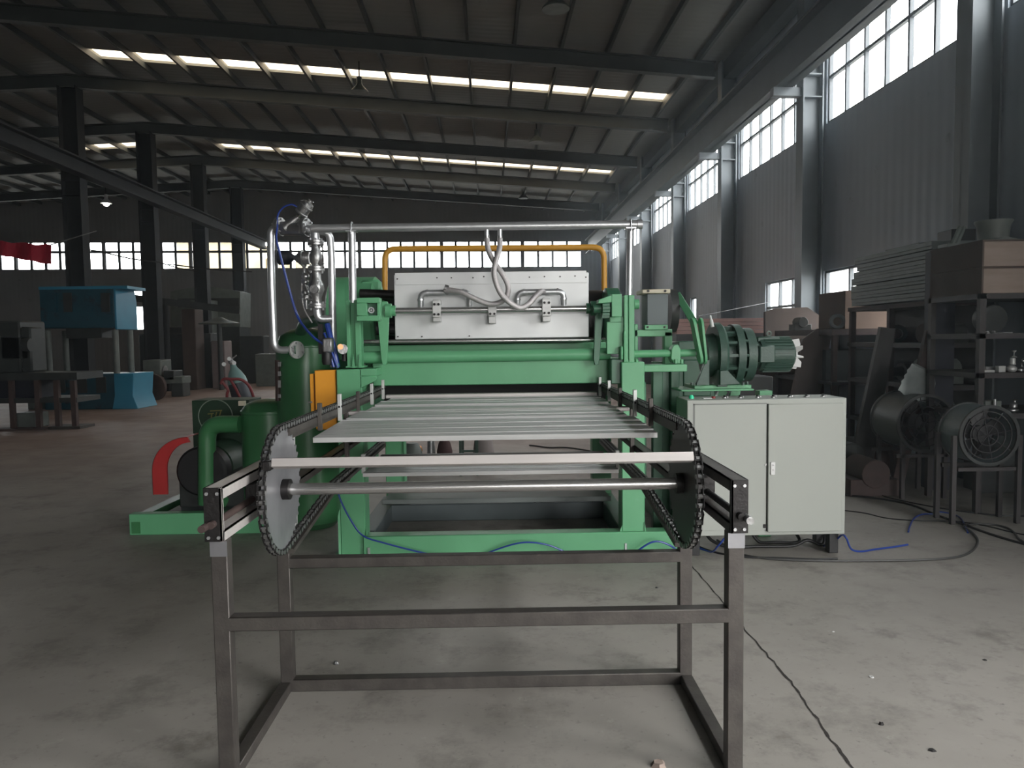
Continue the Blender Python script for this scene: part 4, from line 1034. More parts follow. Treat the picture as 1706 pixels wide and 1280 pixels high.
# things on top of the crates
tag(MB().lathe(P(1655, 384, 6.6), (0,0,1), [(0,0.15),(0.02,0.16),(0.05,0.12),(0.16,0.13),(0.2,0.15),(0.21,0.15)], 20).build('metal_bucket', MACHG), 'grey metal bucket standing on top of the wooden crates', 'bucket').location.z += zc - P(1655,384,6.6).z
tag(MB().ring((4.45,6.6,zc+0.03), (0.2,0,1), 0.15, 0.10, 0.03, 20).build('metal_ring', MACHG), 'flat metal ring lying on the wooden crates by the bucket', 'ring')
m = MB(); m.bar((4.1,6.75,zc+0.02), (4.2,6.8,zc+0.19), 0.02, 0.03); m.bar((4.14,6.75,zc+0.02), (4.24,6.8,zc+0.19), 0.02, 0.03); m.box(4.03,4.35,6.7,6.85,zc,zc+0.03)
tag(m.build('metal_bracket', MACHG), 'small upright grey bracket at the corner of the crate top', 'bracket')
m = MB(); m.tube(catmull([(4.95,6.5,zc+0.015),(5.05,6.6,zc+0.08),(5.15,6.7,zc+0.14),(5.25,6.75,zc+0.14)], 5), 0.015, 8)
tag(m.build('bent_pipe', MACHG), 'thin bent pipe lying over the end of the crates', 'pipe')
# parts on the shelves
random.seed(11)
def on_shelf(px, py, w, h, shape, m_, label, cat='metal part', zi=1, Y=6.3):
    x = P(px, py, Y).x; z = zsh[zi]
    m = MB()
    if shape == 'box': m.box(x-w/2, x+w/2, Y, Y+w*0.8, z, z+h)
    elif shape == 'disc': m.lathe((x, Y+w/2, z), (0,0,1), [(0,w/2),(h*.3,w/2),(h*.4,w*.3),(h,w*.25)], 14)
    elif shape == 'stack':
        for k in range(3): m.lathe((x+0.01*k, Y+w/2, z+h*k/3), (0,0,1), [(0,w*.3),(h*.08,w/2-0.02*k),(h*.2,w/2-0.02*k),(h*.3,w*.25)], 12)
    elif shape == 'wheel': m.lathe((x, Y+0.1, z+h/2), (0,1,0), [(0,h*.15),(0,h*.48),(0.03,h*.5),(0.10,h*.5),(0.13,h*.45),(0.13,h*.1)], 22)
    tag(m.build('metal_part', m_, bevel=0.002), label, cat, 'parts on the near rack')
on_shelf(1668, 545, 0, 0.26, 'wheel', MACHD, 'dark round wheel behind the upper shelf edge', 'wheel', 1, 6.5)
on_shelf(1648, 552, 0.045, 0.022, 'disc', CAST, 'bright fitting at the post end of the upper shelf', 'fitting', 1)
on_shelf(1659, 552, 0.05, 0.022, 'disc', CAST, 'second bright fitting on the upper shelf', 'fitting', 1)
on_shelf(1679, 553, 0.09, 0.010, 'box', CAST, 'flat bright strip on the upper shelf', 'strip', 1)
on_shelf(1648, 615, 0.10, 0.02, 'box', LUG, 'flat white piece at the post end of the middle shelf', 'plate', 2)
on_shelf(1651, 610, 0.085, 0.045, 'box', CAST, 'pale plate stack near the middle shelf post', 'plate', 2, 6.4)
on_shelf(1670, 612, 0.06, 0.055, 'box', LUG, 'small pale box on the middle shelf', 'box', 2)
on_shelf(1691, 600, 0.085, 0.19, 'stack', LUG, 'tall pile of bright castings on the middle shelf', 'casting', 2)
on_shelf(1704, 602, 0.05, 0.12, 'stack', CAST, 'smaller pile of castings at the end of the middle shelf', 'casting', 2)
on_shelf(1693, 680, 0.10, 0.11, 'stack', CAST, 'castings with bright rims on the lower shelf', 'casting', 3)
on_shelf(1655, 682, 0.14, 0.10, 'box', MACHG, 'dull grey block on the lower shelf', 'block', 3)
on_shelf(1660, 686, 0.05, 0.12, 'disc', CAST, 'pale upright fitting on the lower shelf', 'fitting', 3, 6.25)
# second rack, further along
RK2 = thing('storage_rack', 'dark rusty rack under the stack of grey steel panels', 'rack', (4.6, 8.2, 0))
for x in (4.30, 4.8):
    for y_ in (7.42, 8.2, 9.1): MB().box(x, x+0.06, y_, y_+0.06, 0, 1.88).build('post', RUSTY, RK2)
for z in (1.88, 1.45, 1.02, 0.55):
    MB().box(4.30, 4.86, 7.4, 9.2, z-0.05, z).build('shelf', RACK if z < 1.8 else RUSTY, RK2)
MB().box(4.80,4.815,7.45,9.15,0.5,1.84).build('added_back_sheet', RACK, RK2)  # added dark sheet that hides the bright low window behind the rack
MB().box(4.22,4.42,7.2,7.38,0,2.35).build('corner_plate', mat('blue_black_steel', (0.02,0.022,0.035), 0.6), RK2)
random.seed(5)
for k in range(7):  # a stack of flat grey steel panels
    z = 1.895+k*0.083; dx = random.uniform(-0.02, 0.02); e = 0.03 if k < 2 else -0.01
    m = MB(); m.box(4.30+dx, 4.83+dx*.2, 7.40-e, 9.1+random.uniform(-.1,.05), z, z+0.079)
    m.box(4.295+dx, 4.31+dx, 7.42, 9.0, z+0.030, z+0.036)
    tag(m.build('steel_panel', PANEL, bevel=0.003), ['lowest', 'second', 'third', 'fourth', 'fifth', 'sixth', 'topmost'][k]+' grey steel panel from the bottom of the rack stack', 'panel', 'grey steel panels stacked on the rack')
tag(MB().box(4.5,4.75,8.0,8.7,2.477,2.53).build('metal_offcut', PANEL), 'small grey offcut lying on the panel stack', 'offcut')
tag(MB().box(4.55,4.8,7.5,7.75,2.477,2.60).build('tool_box', BLACK, bevel=0.005), 'small black box on top of the panel stack', 'box')
# clutter on the second rack
random.seed(21)
names = ['dark motor lying on the second rack top shelf', 'rusty gearbox on the second rack upper shelf', 'grey housing on the second rack upper shelf', 'dark block at the far end of the second rack', 'pale cover plate on the second rack lower shelf', 'dark coil on the second rack lower shelf']
spots = [(4.5,7.7,1.45,.2),(4.55,8.5,1.45,.18),(4.5,7.8,1.02,.26),(4.5,8.6,1.02,.22),(4.45,7.9,0.55,.3),(4.5,8.7,0.55,.26)]
for i, (x, y_, z, s_) in enumerate(spots):
    m = MB(); m.cyl((x-0.1,y_,z+s_*.5), (x+0.35,y_,z+s_*.5), s_*.5, n=14); m.box(x-0.05,x+0.3,y_-s_*.6,y_+s_*.6,z,z+s_*.3); m.cyl((x-0.16,y_,z+s_*.5), (x-0.1,y_,z+s_*.5), s_*.2, n=10)
    tag(m.build('machine_part', [MACHD, RUSTY, MACHG, MACHD, PANEL, MACHD][i], bevel=0.004), names[i], 'machine part')
# boxes and boards beyond
tag(MB().box(4.45,5.1,9.6,10.4,1.62,2.12).build('cardboard_box', CARD, bevel=0.004), 'brown cardboard box high up between the panel stack and the low window', 'box')
RK3 = thing('work_table', 'dark steel table under the brown cardboard box', 'table', (4.6, 10, 0))
MB().box(4.2,5.2,9.4,11.4,1.54,1.62).build('top', RUSTY, RK3)
for x in (4.22,5.1):
    for y_ in (9.42, 11.3): MB().box(x,x+0.06,y_,y_+0.06,0,1.54).build('leg', RUSTY, RK3)
MB().box(4.2,5.2,9.4,11.4,0.9,0.94).build('shelf', RACK, RK3)
tag(MB().box(4.25,4.9,9.7,10.6,0.94,1.35).build('metal_cabinet', MACHD, bevel=0.005), 'dark metal cabinet on the table shelf under the cardboard box', 'cabinet')
m = MB(); m.prism([P(1275,520,11.6),P(1292,514,11.6),P(1345,512,11.6),P(1372,530,11.6),P(1372,800,11.6),P(1275,800,11.6)], (0,0.08,0))
for v_ in m.v: v_.z = max(v_.z, 0)
tag(m.build('brown_board', BROWN), 'large brown board standing on edge under the small low window', 'board')
m = MB(); m.prism([P(1338,565,9.8),P(1362,548,9.8),P(1388,545,9.8),P(1370,640,9.8),P(1345,760,9.8),P(1300,760,9.8)], (0,0.05,0))
for v_ in m.v: v_.z = max(v_.z, 0)
tag(m.build('leaning_board', mat('grey_brown_board', (0.16,0.13,0.12), 0.8)), 'grey-brown board leaning in front of the large brown one', 'board')
pk = thing('board_bundle', 'long bundle of pinkish boards lying behind the green gear motor', 'boards', (3.4, 13.0, 0))
for k in range(4):
    m = MB(); z0 = P(1200, 556, 13).z
    m.box(P(1128,540,13).x, P(1276,540,13).x, 13.0, 13.5, z0+k*0.068, z0+k*0.068+0.062); m.build('board', PINK, pk)
m = MB(); m.box(3.05, 4.7, 13.0, 13.5, 0, P(1200,556,13).z); m.build('trestle', MACHD, pk)
tag(MB().box(3.85,4.45,11.9,12.4,0,1.52).build('steel_crate', RUSTY, bevel=0.01), 'rusty steel crate standing behind the brown boards', 'crate')
m = MB(); m.prism([(3.5,12.2,1.55),(4.1,12.2,1.55),(3.85,12.2,1.72)], (0,0.5,0)); m.box(3.45,4.15,12.2,12.7,0,1.55)
tag(m.build('covered_crate', mat('maroon_tarpaulin', (0.13,0.05,0.045), 0.8)), 'maroon covered crate showing behind the motor of the drive', 'crate')
m = MB(); m.box(2.4,3.3,9.0,9.5,0,1.05); m.box(2.5,3.2,8.98,9.0,0.2,0.9)
tag(m.build('steel_chest', MACHD, bevel=0.01), 'dark steel chest on the floor behind the drive frame', 'chest')
m = MB(); m.box(1.9,2.3,8.0,8.4,0,1.5); m.box(1.95,2.25,7.98,8.0,0.9,1.3)
tag(m.build('pump_housing', GREEN_D, bevel=0.01), 'tall dark green housing behind the drive frame column', 'housing')
tag(MB().bar(P(1163,527,6.5), P(1290,502,11.3), 0.006, 0.006).build('steel_wire', STEEL_D), 'thin wire stretched from the drive arm to the low window', 'wire')
# serrated sheet
m = MB(); Ys = 7.0
ed = [(1519,606)]
for k in range(7): ed += [(1516-k*2.4-(2.5 if k%2 else 0), 612+k*4.6)]
ed += [(1496,650)]
for k in range(7): ed += [(1500+k*6.2, 653+k*2.9+(2.5 if k%2 else -1))]
ed += [(1546,673),(1552,640),(1550,622)]
m.prism([P(a,c,Ys) for a,c in ed], (0.05,0.02,0)); tag(m.build('serrated_plate', mat('bright_zinc_plate', (0.42,0.46,0.45), 0.35, 0.6, c2=(0.2,0.24,0.23), scale=6)), 'bright zinc plate with a saw-toothed edge above the drum fan', 'plate')
tag(MB().bar((3.95,7.35,0.0), (4.28,7.35,1.58), 0.12, 0.05, (0,1,0)).build('leaning_plank', RUSTY), 'dark plank leaning up against the rack behind the drum fan', 'plank')
m = MB(); m.prism([P(1468,545,7.6), P(1492,548,7.6), P(1452,790,7.6), P(1415,790,7.6)], (0,0.06,0))
for v_ in m.v: v_.z = max(v_.z, 0)
tag(m.build('leaning_sheet', mat('dull_dark_sheet', (0.045,0.042,0.042), 0.6)), 'broad dark sheet leaning between the cabinet and the drum fan', 'sheet')
# drum fans on stands
def drumfan(cx_, cy_, cz_, r, depth, m_, label, arch=False, band=None):
    t = thing('drum_fan', label, 'fan', (cx_, cy_, 0), 'drum fans by the racks')
    sh = MB().ring((cx_, cy_+depth/2, cz_), (0,1,0), r, r-0.012, depth, 40).build('drum', m_, t)
    for yy in (cy_, cy_+depth): MB().ring((cx_, yy, cz_), (0,1,0), r+0.012, r-0.014, 0.02, 40).build('rim', MACHD, sh)
    h_ = MB().cyl((cx_, cy_+depth*.4, cz_), (cx_, cy_+depth*.8, cz_), r*0.28, n=20).build('motor', BLACK, t)
    for k in range(5):
        a = 2*math.pi*k/5+0.3; u_ = Vector((math.cos(a),0,math.sin(a))); w_ = Vector((-math.sin(a),0,math.cos(a))); c = Vector((cx_, cy_+depth*.5, cz_))
        MB().prism([c+u_*r*.25-w_*.03, c+u_*r*.9-w_*.09, c+u_*r*.92+w_*.07+Vector((0,.05,0)), c+u_*r*.25+w_*.03+Vector((0,.03,0))], (0,0.006,0)).build('blade', BLACK, h_)
    for k in range(4):
        a = math.pi*k/4+0.2; u_ = Vector((math.cos(a),0,math.sin(a))); c = Vector((cx_, cy_+0.02, cz_))
        MB().bar(c-u_*r*.97, c+u_*r*.97, 0.006, 0.006).build('guard_bar', BLACK, sh)
    for rr in (0.35, 0.6, 0.82): MB().ring((cx_, cy_+0.015, cz_), (0,1,0), r*rr+0.004, r*rr-0.004, 0.008, 28).build('guard_ring', BLACK, sh)
    for s in (-1, 1):
        for yy in (cy_+0.03, cy_+depth-0.03):
            MB().bar((cx_+s*(r+0.03 if arch else r*.75), yy, 0), (cx_+s*(r+0.03 if arch else r*.75), yy, cz_ if arch else cz_-r*.55), 0.035, 0.035, (0,1,0)).build('leg', RACK, t)
    for yy in (cy_+0.03, cy_+depth-0.03):
        MB().bar((cx_-r, yy, cz_-r-0.04), (cx_+r, yy, cz_-r-0.04), 0.03, 0.035, (0,1,0)).build('stand_bar', RACK, t)
    return t
drumfan(P(1543,706,6.8).x, 6.8, P(1543,706,6.8).z, 0.265, 0.5, mat('dull_grey_shell', (0.075,0.085,0.082), 0.5), 'grey drum fan on a low stand below the serrated plate')
drumfan(P(1648,726,5.85).x, 5.85, P(1648,726,5.85).z, 0.235, 0.28, mat('pale_blue_steel', (0.12,0.155,0.165), 0.45), 'drum fan with pale blue shell in an arched leg stand', True)
# clutter at floor level, dark
random.seed(3)
for (x, y_, w_, h_, m_, lab) in ((3.35,7.6,.5,.42,MACHD,'dark machine base on the floor behind the cabinet'), (3.0,8.3,.7,.8,RUSTY,'rusty drum-like block behind the cabinet'), (4.0,8.2,.5,.6,MACHD,'dark engine block under the second rack'), (4.6,7.02,.4,.5,MACHD,'dark box under the near rack')):
    m = MB(); m.box(x, x+w_, y_, y_+w_*.7, 0, h_*.6); m.cyl((x+w_*.5,y_-0.05,h_*.72), (x+w_*.5,y_+w_*.6,h_*.72), w_*.25, n=16); m.box(x+w_*.1,x+w_*.9,y_+.05,y_+w_*.5,h_*.55,h_*.7)
    tag(m.build('machine_part', m_, bevel=0.006), lab, 'machine part')

# more loose gear on the dark rack, table and floor
random.seed(33)
extra = [
 ((4.30,7.55,1.45),'rusty flanged pipe on the second rack upper shelf',RUSTY,'pipe'), ((4.32,8.2,1.45),'dark coil of strap beside the flanged pipe',BLACK,'coil'),
 ((4.32,7.62,1.02),'dull grey bearing housing on the second rack middle shelf',MACHG,'housing'), ((4.30,8.3,1.02),'dark pulley standing on the second rack middle shelf',MACHD,'pulley'),
 ((4.28,9.6,1.62),'dark vice on the steel table edge',MACHD,'vice'), ((4.3,10.9,1.62),'dark gearcase at the far end of the steel table',MACHD,'gearcase'),
 ((3.75,7.9,0.0),'rusty casting on the floor in front of the second rack',RUSTY,'casting'), ((3.6,8.8,0.0),'dark casting on the floor beyond the drum fans',MACHD,'casting'),
 ((3.3,6.95,0.0),'low dark casting on the floor behind the cabinet corner',RUSTY,'casting')]
for i, ((x, y_, z), lab, m_, cat) in enumerate(extra):
    s_ = 0.20 if z > 0 else 0.36
    m = MB()
    if i % 3 == 0: m.lathe((x, y_, z+s_*.5), (1,0.2,0), [(0,s_*.25),(0,s_*.5),(s_*.15,s_*.5),(s_*.15,s_*.3),(s_*1.1,s_*.3),(s_*1.1,s_*.5),(s_*1.25,s_*.5)], 18)
    elif i % 3 == 1: m.ring((x+s_*.5, y_+s_*.3, z+s_*.5), (0.3,1,0), s_*.5, s_*.28, s_*.35, 20)
    else: m.box(x, x+s_*1.3, y_, y_+s_, z, z+s_*.45); m.cyl((x+s_*.65, y_-.02, z+s_*.6), (x+s_*.65, y_+s_*1.05, z+s_*.6), s_*.38, n=18); m.box(x+s_*.3, x+s_, y_+.02, y_+s_*.9, z+s_*.4, z+s_*.55)
    tag(m.build(cat, m_, bevel=0.004), lab, cat)
# ================================================================== VACUUM UNIT (dark side of the press)
VU = thing('vacuum_unit', 'green vacuum pump unit with a red belt guard on a green skid', 'pump unit', (-2.2, 6.4, 0))
YS = 5.95
sk = MB().box(P(215,870,YS).x, P(215,870,YS).x+1.2, YS, YS+0.09, 0.0, P(280,856,YS).z).build('skid_beam', GREEN, VU, bevel=0.004)
x0 = P(215,870,YS).x
MB().box(x0, x0+0.10, YS+0.09, YS+1.0, 0, 0.145).build('skid_beam', GREEN_T, VU, bevel=0.004)
MB().box(x0+1.1, x0+1.2, YS+0.09, YS+1.0, 0, 0.145).build('skid_beam', GREEN_T, VU, bevel=0.004)
MB().box(x0, x0+1.2, YS+0.95, YS+1.05, 0, 0.145).build('skid_beam', GREEN_T, VU, bevel=0.004)
MB().box(x0+0.02, x0+0.09, YS-0.006, YS, 0.015, 0.11).build('end_channel', GREEN_T, sk)
MB().box(x0+0.25, x0+1.1, YS+0.15, YS+0.9, 0.10, 0.16).build('bed_plate', GREYB, VU)
# belt guard: flat red cover with rounded top
gx0, gx1 = P(268,800,6.25).x, P(326,800,6.25).x
m = MB(); cz = P(297,760,6.25).z; rr = (gx1-gx0)
Yg0 = 6.1
out = [(gx0, Yg0, 0.30)]
for k in range(13):
    t = math.pi - math.pi*k/12*0.5
    out.append((gx0+0.30+math.cos(t)*0.30, Yg0, cz-0.10+math.sin(t)*0.28))
inner = []
for k in range(12,-1,-1):
    t = math.pi - math.pi*k/12*0.5
    inner.append((gx0+0.32+math.cos(t)*0.20, Yg0, cz-0.10+math.sin(t)*0.235))
inner.append((gx0+0.12, Yg0, 0.30))
m.prism(out+inner, (0,0.02,0)); gd = m.build('belt_guard', REDP, VU, smooth=False)
m = MB(); 
for i in range(len(out)-1):
    a, c = Vector(out[i]), Vector(out[i+1]); m.prism([a, c, c+Vector((0,0.28,0)), a+Vector((0,0.28,0))], Vector((0.003,0,-0.003)))
m.build('guard_shell', REDP, gd, smooth=False)
wh = MB().lathe((gx0+0.38, Yg0+0.05, cz-0.12), (0,1,0), [(0,0.05),(0,0.19),(0.02,0.21),(0.14,0.21),(0.16,0.18)], 30).build('pulley', BLACK, VU)
MB().lathe((gx0+0.38, Yg0+0.25, cz-0.12), (0,1,0), [(0,0.1),(0,0.20),(0.5,0.20),(0.55,0.15)], 28).build('pump_body', BLACKG, VU)
MB().box(gx0+0.15, gx0+0.75, Yg0+0.15, Yg0+0.75, 0.145, 0.45).build('pump_base', MACHD, VU, bevel=0.01)
# dark panel with a round emblem
pn = MB().pb(321, 667, 416, 760, 6.75, 0.35).build('motor_housing', BLACKG, VU, bevel=0.004)
em = MB().ring(P(359, 694, 6.745), (0,1,0), 0.158, 0.150, 0.004, 40).build('emblem_ring', mat('dull_silver_print', (0.25,0.3,0.24), 0.5), pn)
GOLD = mat('dull_gold_print', (0.22,0.20,0.05), 0.5)
m = MB()
for (a,c,d,e) in ((350,685,370,684),(353,690,351,702),(361,687,357,702),(368,685,363,702),(346,690,356,689)): m.bar(P(a,c,6.745), P(d,e,6.745), 0.004, 0.009, (0,0,1) if abs(a-d) > abs(c-e) else (1,0,0))
m.build('emblem_strokes', GOLD, pn)
# buffer tank and bent suction pipe
ctr = P(438, 760, 6.12)
tk = MB().lathe((ctr.x, 6.35, 0.145), (0,0,1), [(0,0.20),(0.02,0.238),(0.80,0.238),(0.805,0.243),(0.825,0.243),(0.83,0.236),(0.88,0.20),(0.91,0.12),(0.925,0.01)], 40).build('buffer_tank', GREEN_T, VU)
MB().box(P(404,671,6.3).x, P(414,671,6.3).x, 6.2, 6.24, 1.02, 1.06).build('name_plate', CREAM, tk)
Ye = 6.18
pts = [P(400,707,Ye), P(345,707,Ye), P(345,840,Ye)]
sp_ = MB().tube(fillet(pts, 0.13, 10), 0.072, 20).build('suction_pipe', GREEN_T, VU)
pts = [P(345,800,Ye), P(347,826,Ye), P(372,836,Ye+0.1)]
MB().tube(fillet(pts, 0.1, 8), 0.072, 18).build('pipe_elbow', GREEN_T, VU)

# tall receiver tank
TT = thing('receiver_tank', 'tall green receiver tank standing between the pump unit and the press', 'tank', (P(516,700,6.2).x, 6.2, 0))
cx_ = P(514, 700, 6.2).x
MB().lathe((cx_, 6.2, 0.0), (0,0,1), [(0,0.2),(0.05,0.245),(1.50,0.245),(1.505,0.25),(1.52,0.25),(1.53,0.243),(1.60,0.21),(1.65,0.12),(1.67,0.01)], 44).build('tank_shell', GREEN_T, TT)
MB().tube(fillet([P(500,560,6.1), P(505,540,5.9), P(535,532,5.6), P(541,545,5.5)], 0.09, 8), 0.045, 14).build('tank_elbow', GREEN_D, TT)
m = MB().lathe((P(553,640,6.25).x-0.02, 6.35, 0.3), (0,0,1), [(0,0.16),(1.06,0.16),(1.12,0.12),(1.15,0.02)], 30); m.build('side_vessel', GREEN, TT)
# level gauge of bright clips
lv = MB(); lv.cyl(P(462,600,5.95), P(463,668,5.95), 0.02, n=8); lv = lv.build('level_gauge', RUSTY, TT)
for yy, hh in ((607,4),(623,4),(640,6),(660,3)): MB().pb(463, yy-hh, 468, yy+hh, 5.90, 0.02).build('gauge_clip', CAST, lv)

# ================================================================== GAS CYLINDER ON A TROLLEY
GT = thing('cylinder_trolley', 'dark red two-wheeled gas cylinder trolley behind the pump unit', 'trolley', FL(400, 800))
Yt = 8.3
def tp(px, py, d=0.0): return P(px, py, Yt+d-0.12)
for pts in ([(368,640,0),(372,632,0),(385,632,0),(402,633,.05),(416,645,.1),(424,672,.15),(428,720,.2)], [(370,636,0),(380,650,0.02),(378,662,.03),(381,720,.1)], [(384,633,0),(394,650,.05),(404,672,.1)]):
    MB().tube(catmull([tp(*p) for p in pts], 5), 0.016, 8).build('handle', REDP if False else mat('maroon_paint', (0.26,0.05,0.055), 0.5), GT)
for px in (384, 430):
    MB().lathe((tp(px,780).x, Yt, 0.15), (1,0,0), [(0,0.03),(0,0.13),(0.01,0.15),(0.04,0.15),(0.05,0.13),(0.05,0.03)], 24).build('wheel', BLACK, GT)
m = MB(); m.bar((tp(384,780).x, Yt+.02, .15), (tp(430,780).x, Yt+.02, .15), 0.03, 0.03); m.bar(tp(382,718,.1), (tp(384,780).x, Yt, .12), 0.03, 0.03); m.bar(tp(428,718,.15), (tp(430,780).x+.05, Yt, .12), 0.03, 0.03); m.box(tp(384,780).x, tp(430,780).x, Yt-.05, Yt+.3, 0.10, 0.12)
m.build('chassis', MATS['maroon_paint'], GT)
A = Vector((tp(418,780).x+0.02, Yt+0.16, 0.13))
Dv = (tp(387,605,0.30)-A); L_ = Dv.length
cyl_ = MB().lathe(A, Dv, [(0,0.10),(0.02,0.108),(L_-0.24,0.108)], 24).build('gas_cylinder', mat('cylinder_dark_paint', (0.05,0.055,0.07), 0.45))
MB().lathe(A, Dv, [(L_-0.24,0.108),(L_-0.18,0.10),(L_-0.11,0.07),(L_-0.06,0.038),(L_-0.02,0.03),(L_,0.025)], 24).build('shoulder', TEAL, cyl_)
tag(cyl_, 'gas cylinder with pale teal shoulder strapped on the maroon trolley', 'gas cylinder')
rg = MB().sph(tp(385,603,-.05), 0.032, 12).build('regulator', CAST, cyl_)
for px, py in ((373,607),(382,598),(390,605)): MB().cyl(tp(px,py,-.10), tp(px,py,-.06), 0.022, n=14).build('gauge', WHITE, cyl_)
MB().bar(tp(383,601,-.05), tp(394,592,-.05), 0.012, 0.012).build('valve_handle', CAST, cyl_)

# ================================================================== BLUE PRESS, FAR BAY
BP = thing('blue_press', 'large blue four-column press standing in the far bay', 'press', FL(150, 672))
Y1 = 17.75
hd_ = MB().pb(66, 481, 190, 547, Y1, 0.80).build('head', BLUED, BP, bevel=0.02)
xr = P(190, 514, Y1).x; zt_b, zb_b = P(190,478,Y1).z, P(190,549,Y1).z
m = MB(); m.prism([(xr, Y1, zb_b), (xr, Y1, zt_b), (xr, Y1+0.9, zt_b), (xr, Y1+1.0, zt_b-0.3), (xr, Y1+1.0, zb_b)], (0.05,0,0)); m.build('end_plate', BLUEM, BP, bevel=0.01)
MB().pb(64, 477, 212, 482, Y1, 0.9).build('top_rim', BLUEM, BP)
for k, px in enumerate((80, 105, 140, 168)):
    MB().pb(px, 488, px+14, 520, Y1-0.04, 0.04).build('head_panel', MACHD if k % 2 else BLUED, hd_)
xl = P(66, 514, Y1).x
for x, y_ in ((xr-0.05, Y1+0.1), (xr-0.05+0.0, Y1+0.8), (xl+0.1, Y1+0.1), (xl+0.1, Y1+0.8)):
    MB().cyl((x, y_, 0.8), (x, y_, zb_b), 0.07, n=14).build('pillar', MACHG, BP)
MB().cyl(((xl+xr)/2, Y1+.5, 1.9), ((xl+xr)/2, Y1+.5, zb_b), 0.22, n=20).build('ram', MACHD, BP)
MB().box(xl+0.5, xr-0.4, Y1+.15, Y1+.75, 1.7, 1.95).build('slide', MACHD, BP, bevel=0.01)
MB().box(xl, xr-0.02, Y1, Y1+0.95, 0, 0.85).build('bed', BLUED, BP, bevel=0.02)
xe = P(190, 640, Y1).x
m = MB(); m.prism([(xe-0.05, Y1-0.04, 0.0), (xe+0.02, Y1-0.04, 0.32), (xe+0.02, Y1-0.04, 0.85), (P(224,618,Y1).x, Y1-0.04, 0.85), (P(222,640,Y1).x, Y1-0.04, 0.32), (P(231,672,Y1).x, Y1-0.04, 0.0)], (0,1.0,0)); m.build('pedestal', BLUEM, BP, bevel=0.01)
for px in (92, 128, 160): MB().pb(px, 628, px+16, 655, Y1-0.03, 0.03).build('bed_panel', MACHD, BP)
# dark bench in front of it
DB = thing('steel_bench', 'dark steel work bench loaded with gear before the blue press', 'bench', FL(60, 715))
Y2 = 13.7
MB().pb(-60, 622, 128, 634, Y2, 0.9).build('top', MACHD, DB)
for a, c in ((-40,-30),(15,22),(58,66),(90,98),(118,126)):
    for d_ in (0, 0.8): m = MB().pb(a, 634, c, 715, Y2+d_, 0.08); [setattr(v_, 'z', max(0, v_.z)) for v_ in m.v]; m.build('leg', RUSTY, DB)
MB().pb(-60, 664, 128, 672, Y2+.02, 0.8).build('shelf', MACHD, DB)
MB().pb(-60, 634, 62, 664, Y2+.1, 0.7).build('side_panel', mat('navy_panel', (0.012,0.014,0.022),0.5), DB)
MB().box(P(-60,712,Y2).x, P(85,712,Y2).x, Y2-0.2, Y2+.1, 0, 0.03).build('foot_plate', RUSTY, DB)
tag(MB().box(P(85,705,Y2).x, P(138,705,Y2).x, Y2-.1, Y2+.4, 0, 0.05).build('steel_plate', STEEL), 'rusty plate lying on the floor at the bench end', 'plate')
m = MB(); m.pb(24, 675, 60, 700, Y2+.2, 0.4); tag(m.build('parts_box', MACHG, bevel=0.02), 'grey parts box on the floor under the bench', 'box').location.z = -P(40,700,Y2+.2).z
DM = thing('milling_machine', 'dark milling machine at the edge of the hall by the bench', 'machine', FL(20, 690))
for rect, dd, m_ in (((-60,535,34,622),0.8,MACHD),((0,560,48,600),0.5,MACHD),((34,545,52,620),0.4,MACHD)):
    MB().pb(*rect, Y2+0.3, dd).build('casing', m_, DM, bevel=0.03)
MB().cyl(P(40,575,Y2+.1), P(52,575,Y2+.1), 0.12, n=16).build('hand_wheel', MACHD, DM)
# grey electrical cubicle behind
gcb = MB().box(P(40,560,18).x, P(64,560,18).x, 18, 18.5, 0, 2.1).build('electric_cabinet', MACHG, bevel=0.01); tag(gcb, 'pale electrical cabinet between the mill and the blue press', 'cabinet')
# lathe and other machines in the middle distance
LT = thing('lathe', 'grey lathe standing beyond the blue press pedestal', 'lathe', FL(275, 660))
Y3 = 21.5
for nm, rect, dd, m_ in (('headstock',(238,600,268,632),.7,MACHG),('bed',(232,628,304,640),.6,MACHG),('pedestal',(240,638,262,664),.5,MACHG),('pedestal',(285,638,305,662),.5,MACHD),('carriage',(272,618,290,634),.6,MACHD)):
    m = MB().pb(*rect, Y3, dd); 
    if nm == 'pedestal':
        for v_ in m.v: v_.z = 0.0 if v_.z < 0.3 else v_.z
    m.build(nm, m_, LT, bevel=0.02)
MB().cyl(P(268,618,Y3+.2), P(276,618,Y3+.2), 0.16, n=18).build('chuck', CAST, LT)
whl = MB().lathe((P(240,655,20).x+.15, 20.2, 0.36), (0.3,1,0), [(0,0.05),(0,0.30),(0.03,0.36),(0.12,0.36),(0.15,0.3)], 24).build('iron_wheel', RUSTY); tag(whl, 'dark iron wheel standing on the floor beside the blue pedestal', 'wheel')
SH = thing('guillotine_shear', 'pale grey plate shear with a rounded hood near the far wall', 'machine', FL(345, 620))
Y4 = 29.0
m = MB(); ou = [P(284,545,Y4)]
for k in range(9):
    t = k/8; ou.append(P(284+116*t, 486-8*math.sin(math.pi*t), Y4))
ou.append(P(400,545,Y4)); m.prism(ou, (0,1.2,0)); m.build('hood', MACHG, SH)
MB().pb(296, 497, 398, 512, Y4-.05, .05).build('guard_grille', MACHD, SH); 
m = MB().pb(284, 545, 400, 612, Y4, 1.2); [setattr(v_, 'z', 0.0) for v_ in m.v if v_.z < 1.2]; m.build('body', MACHD, SH)
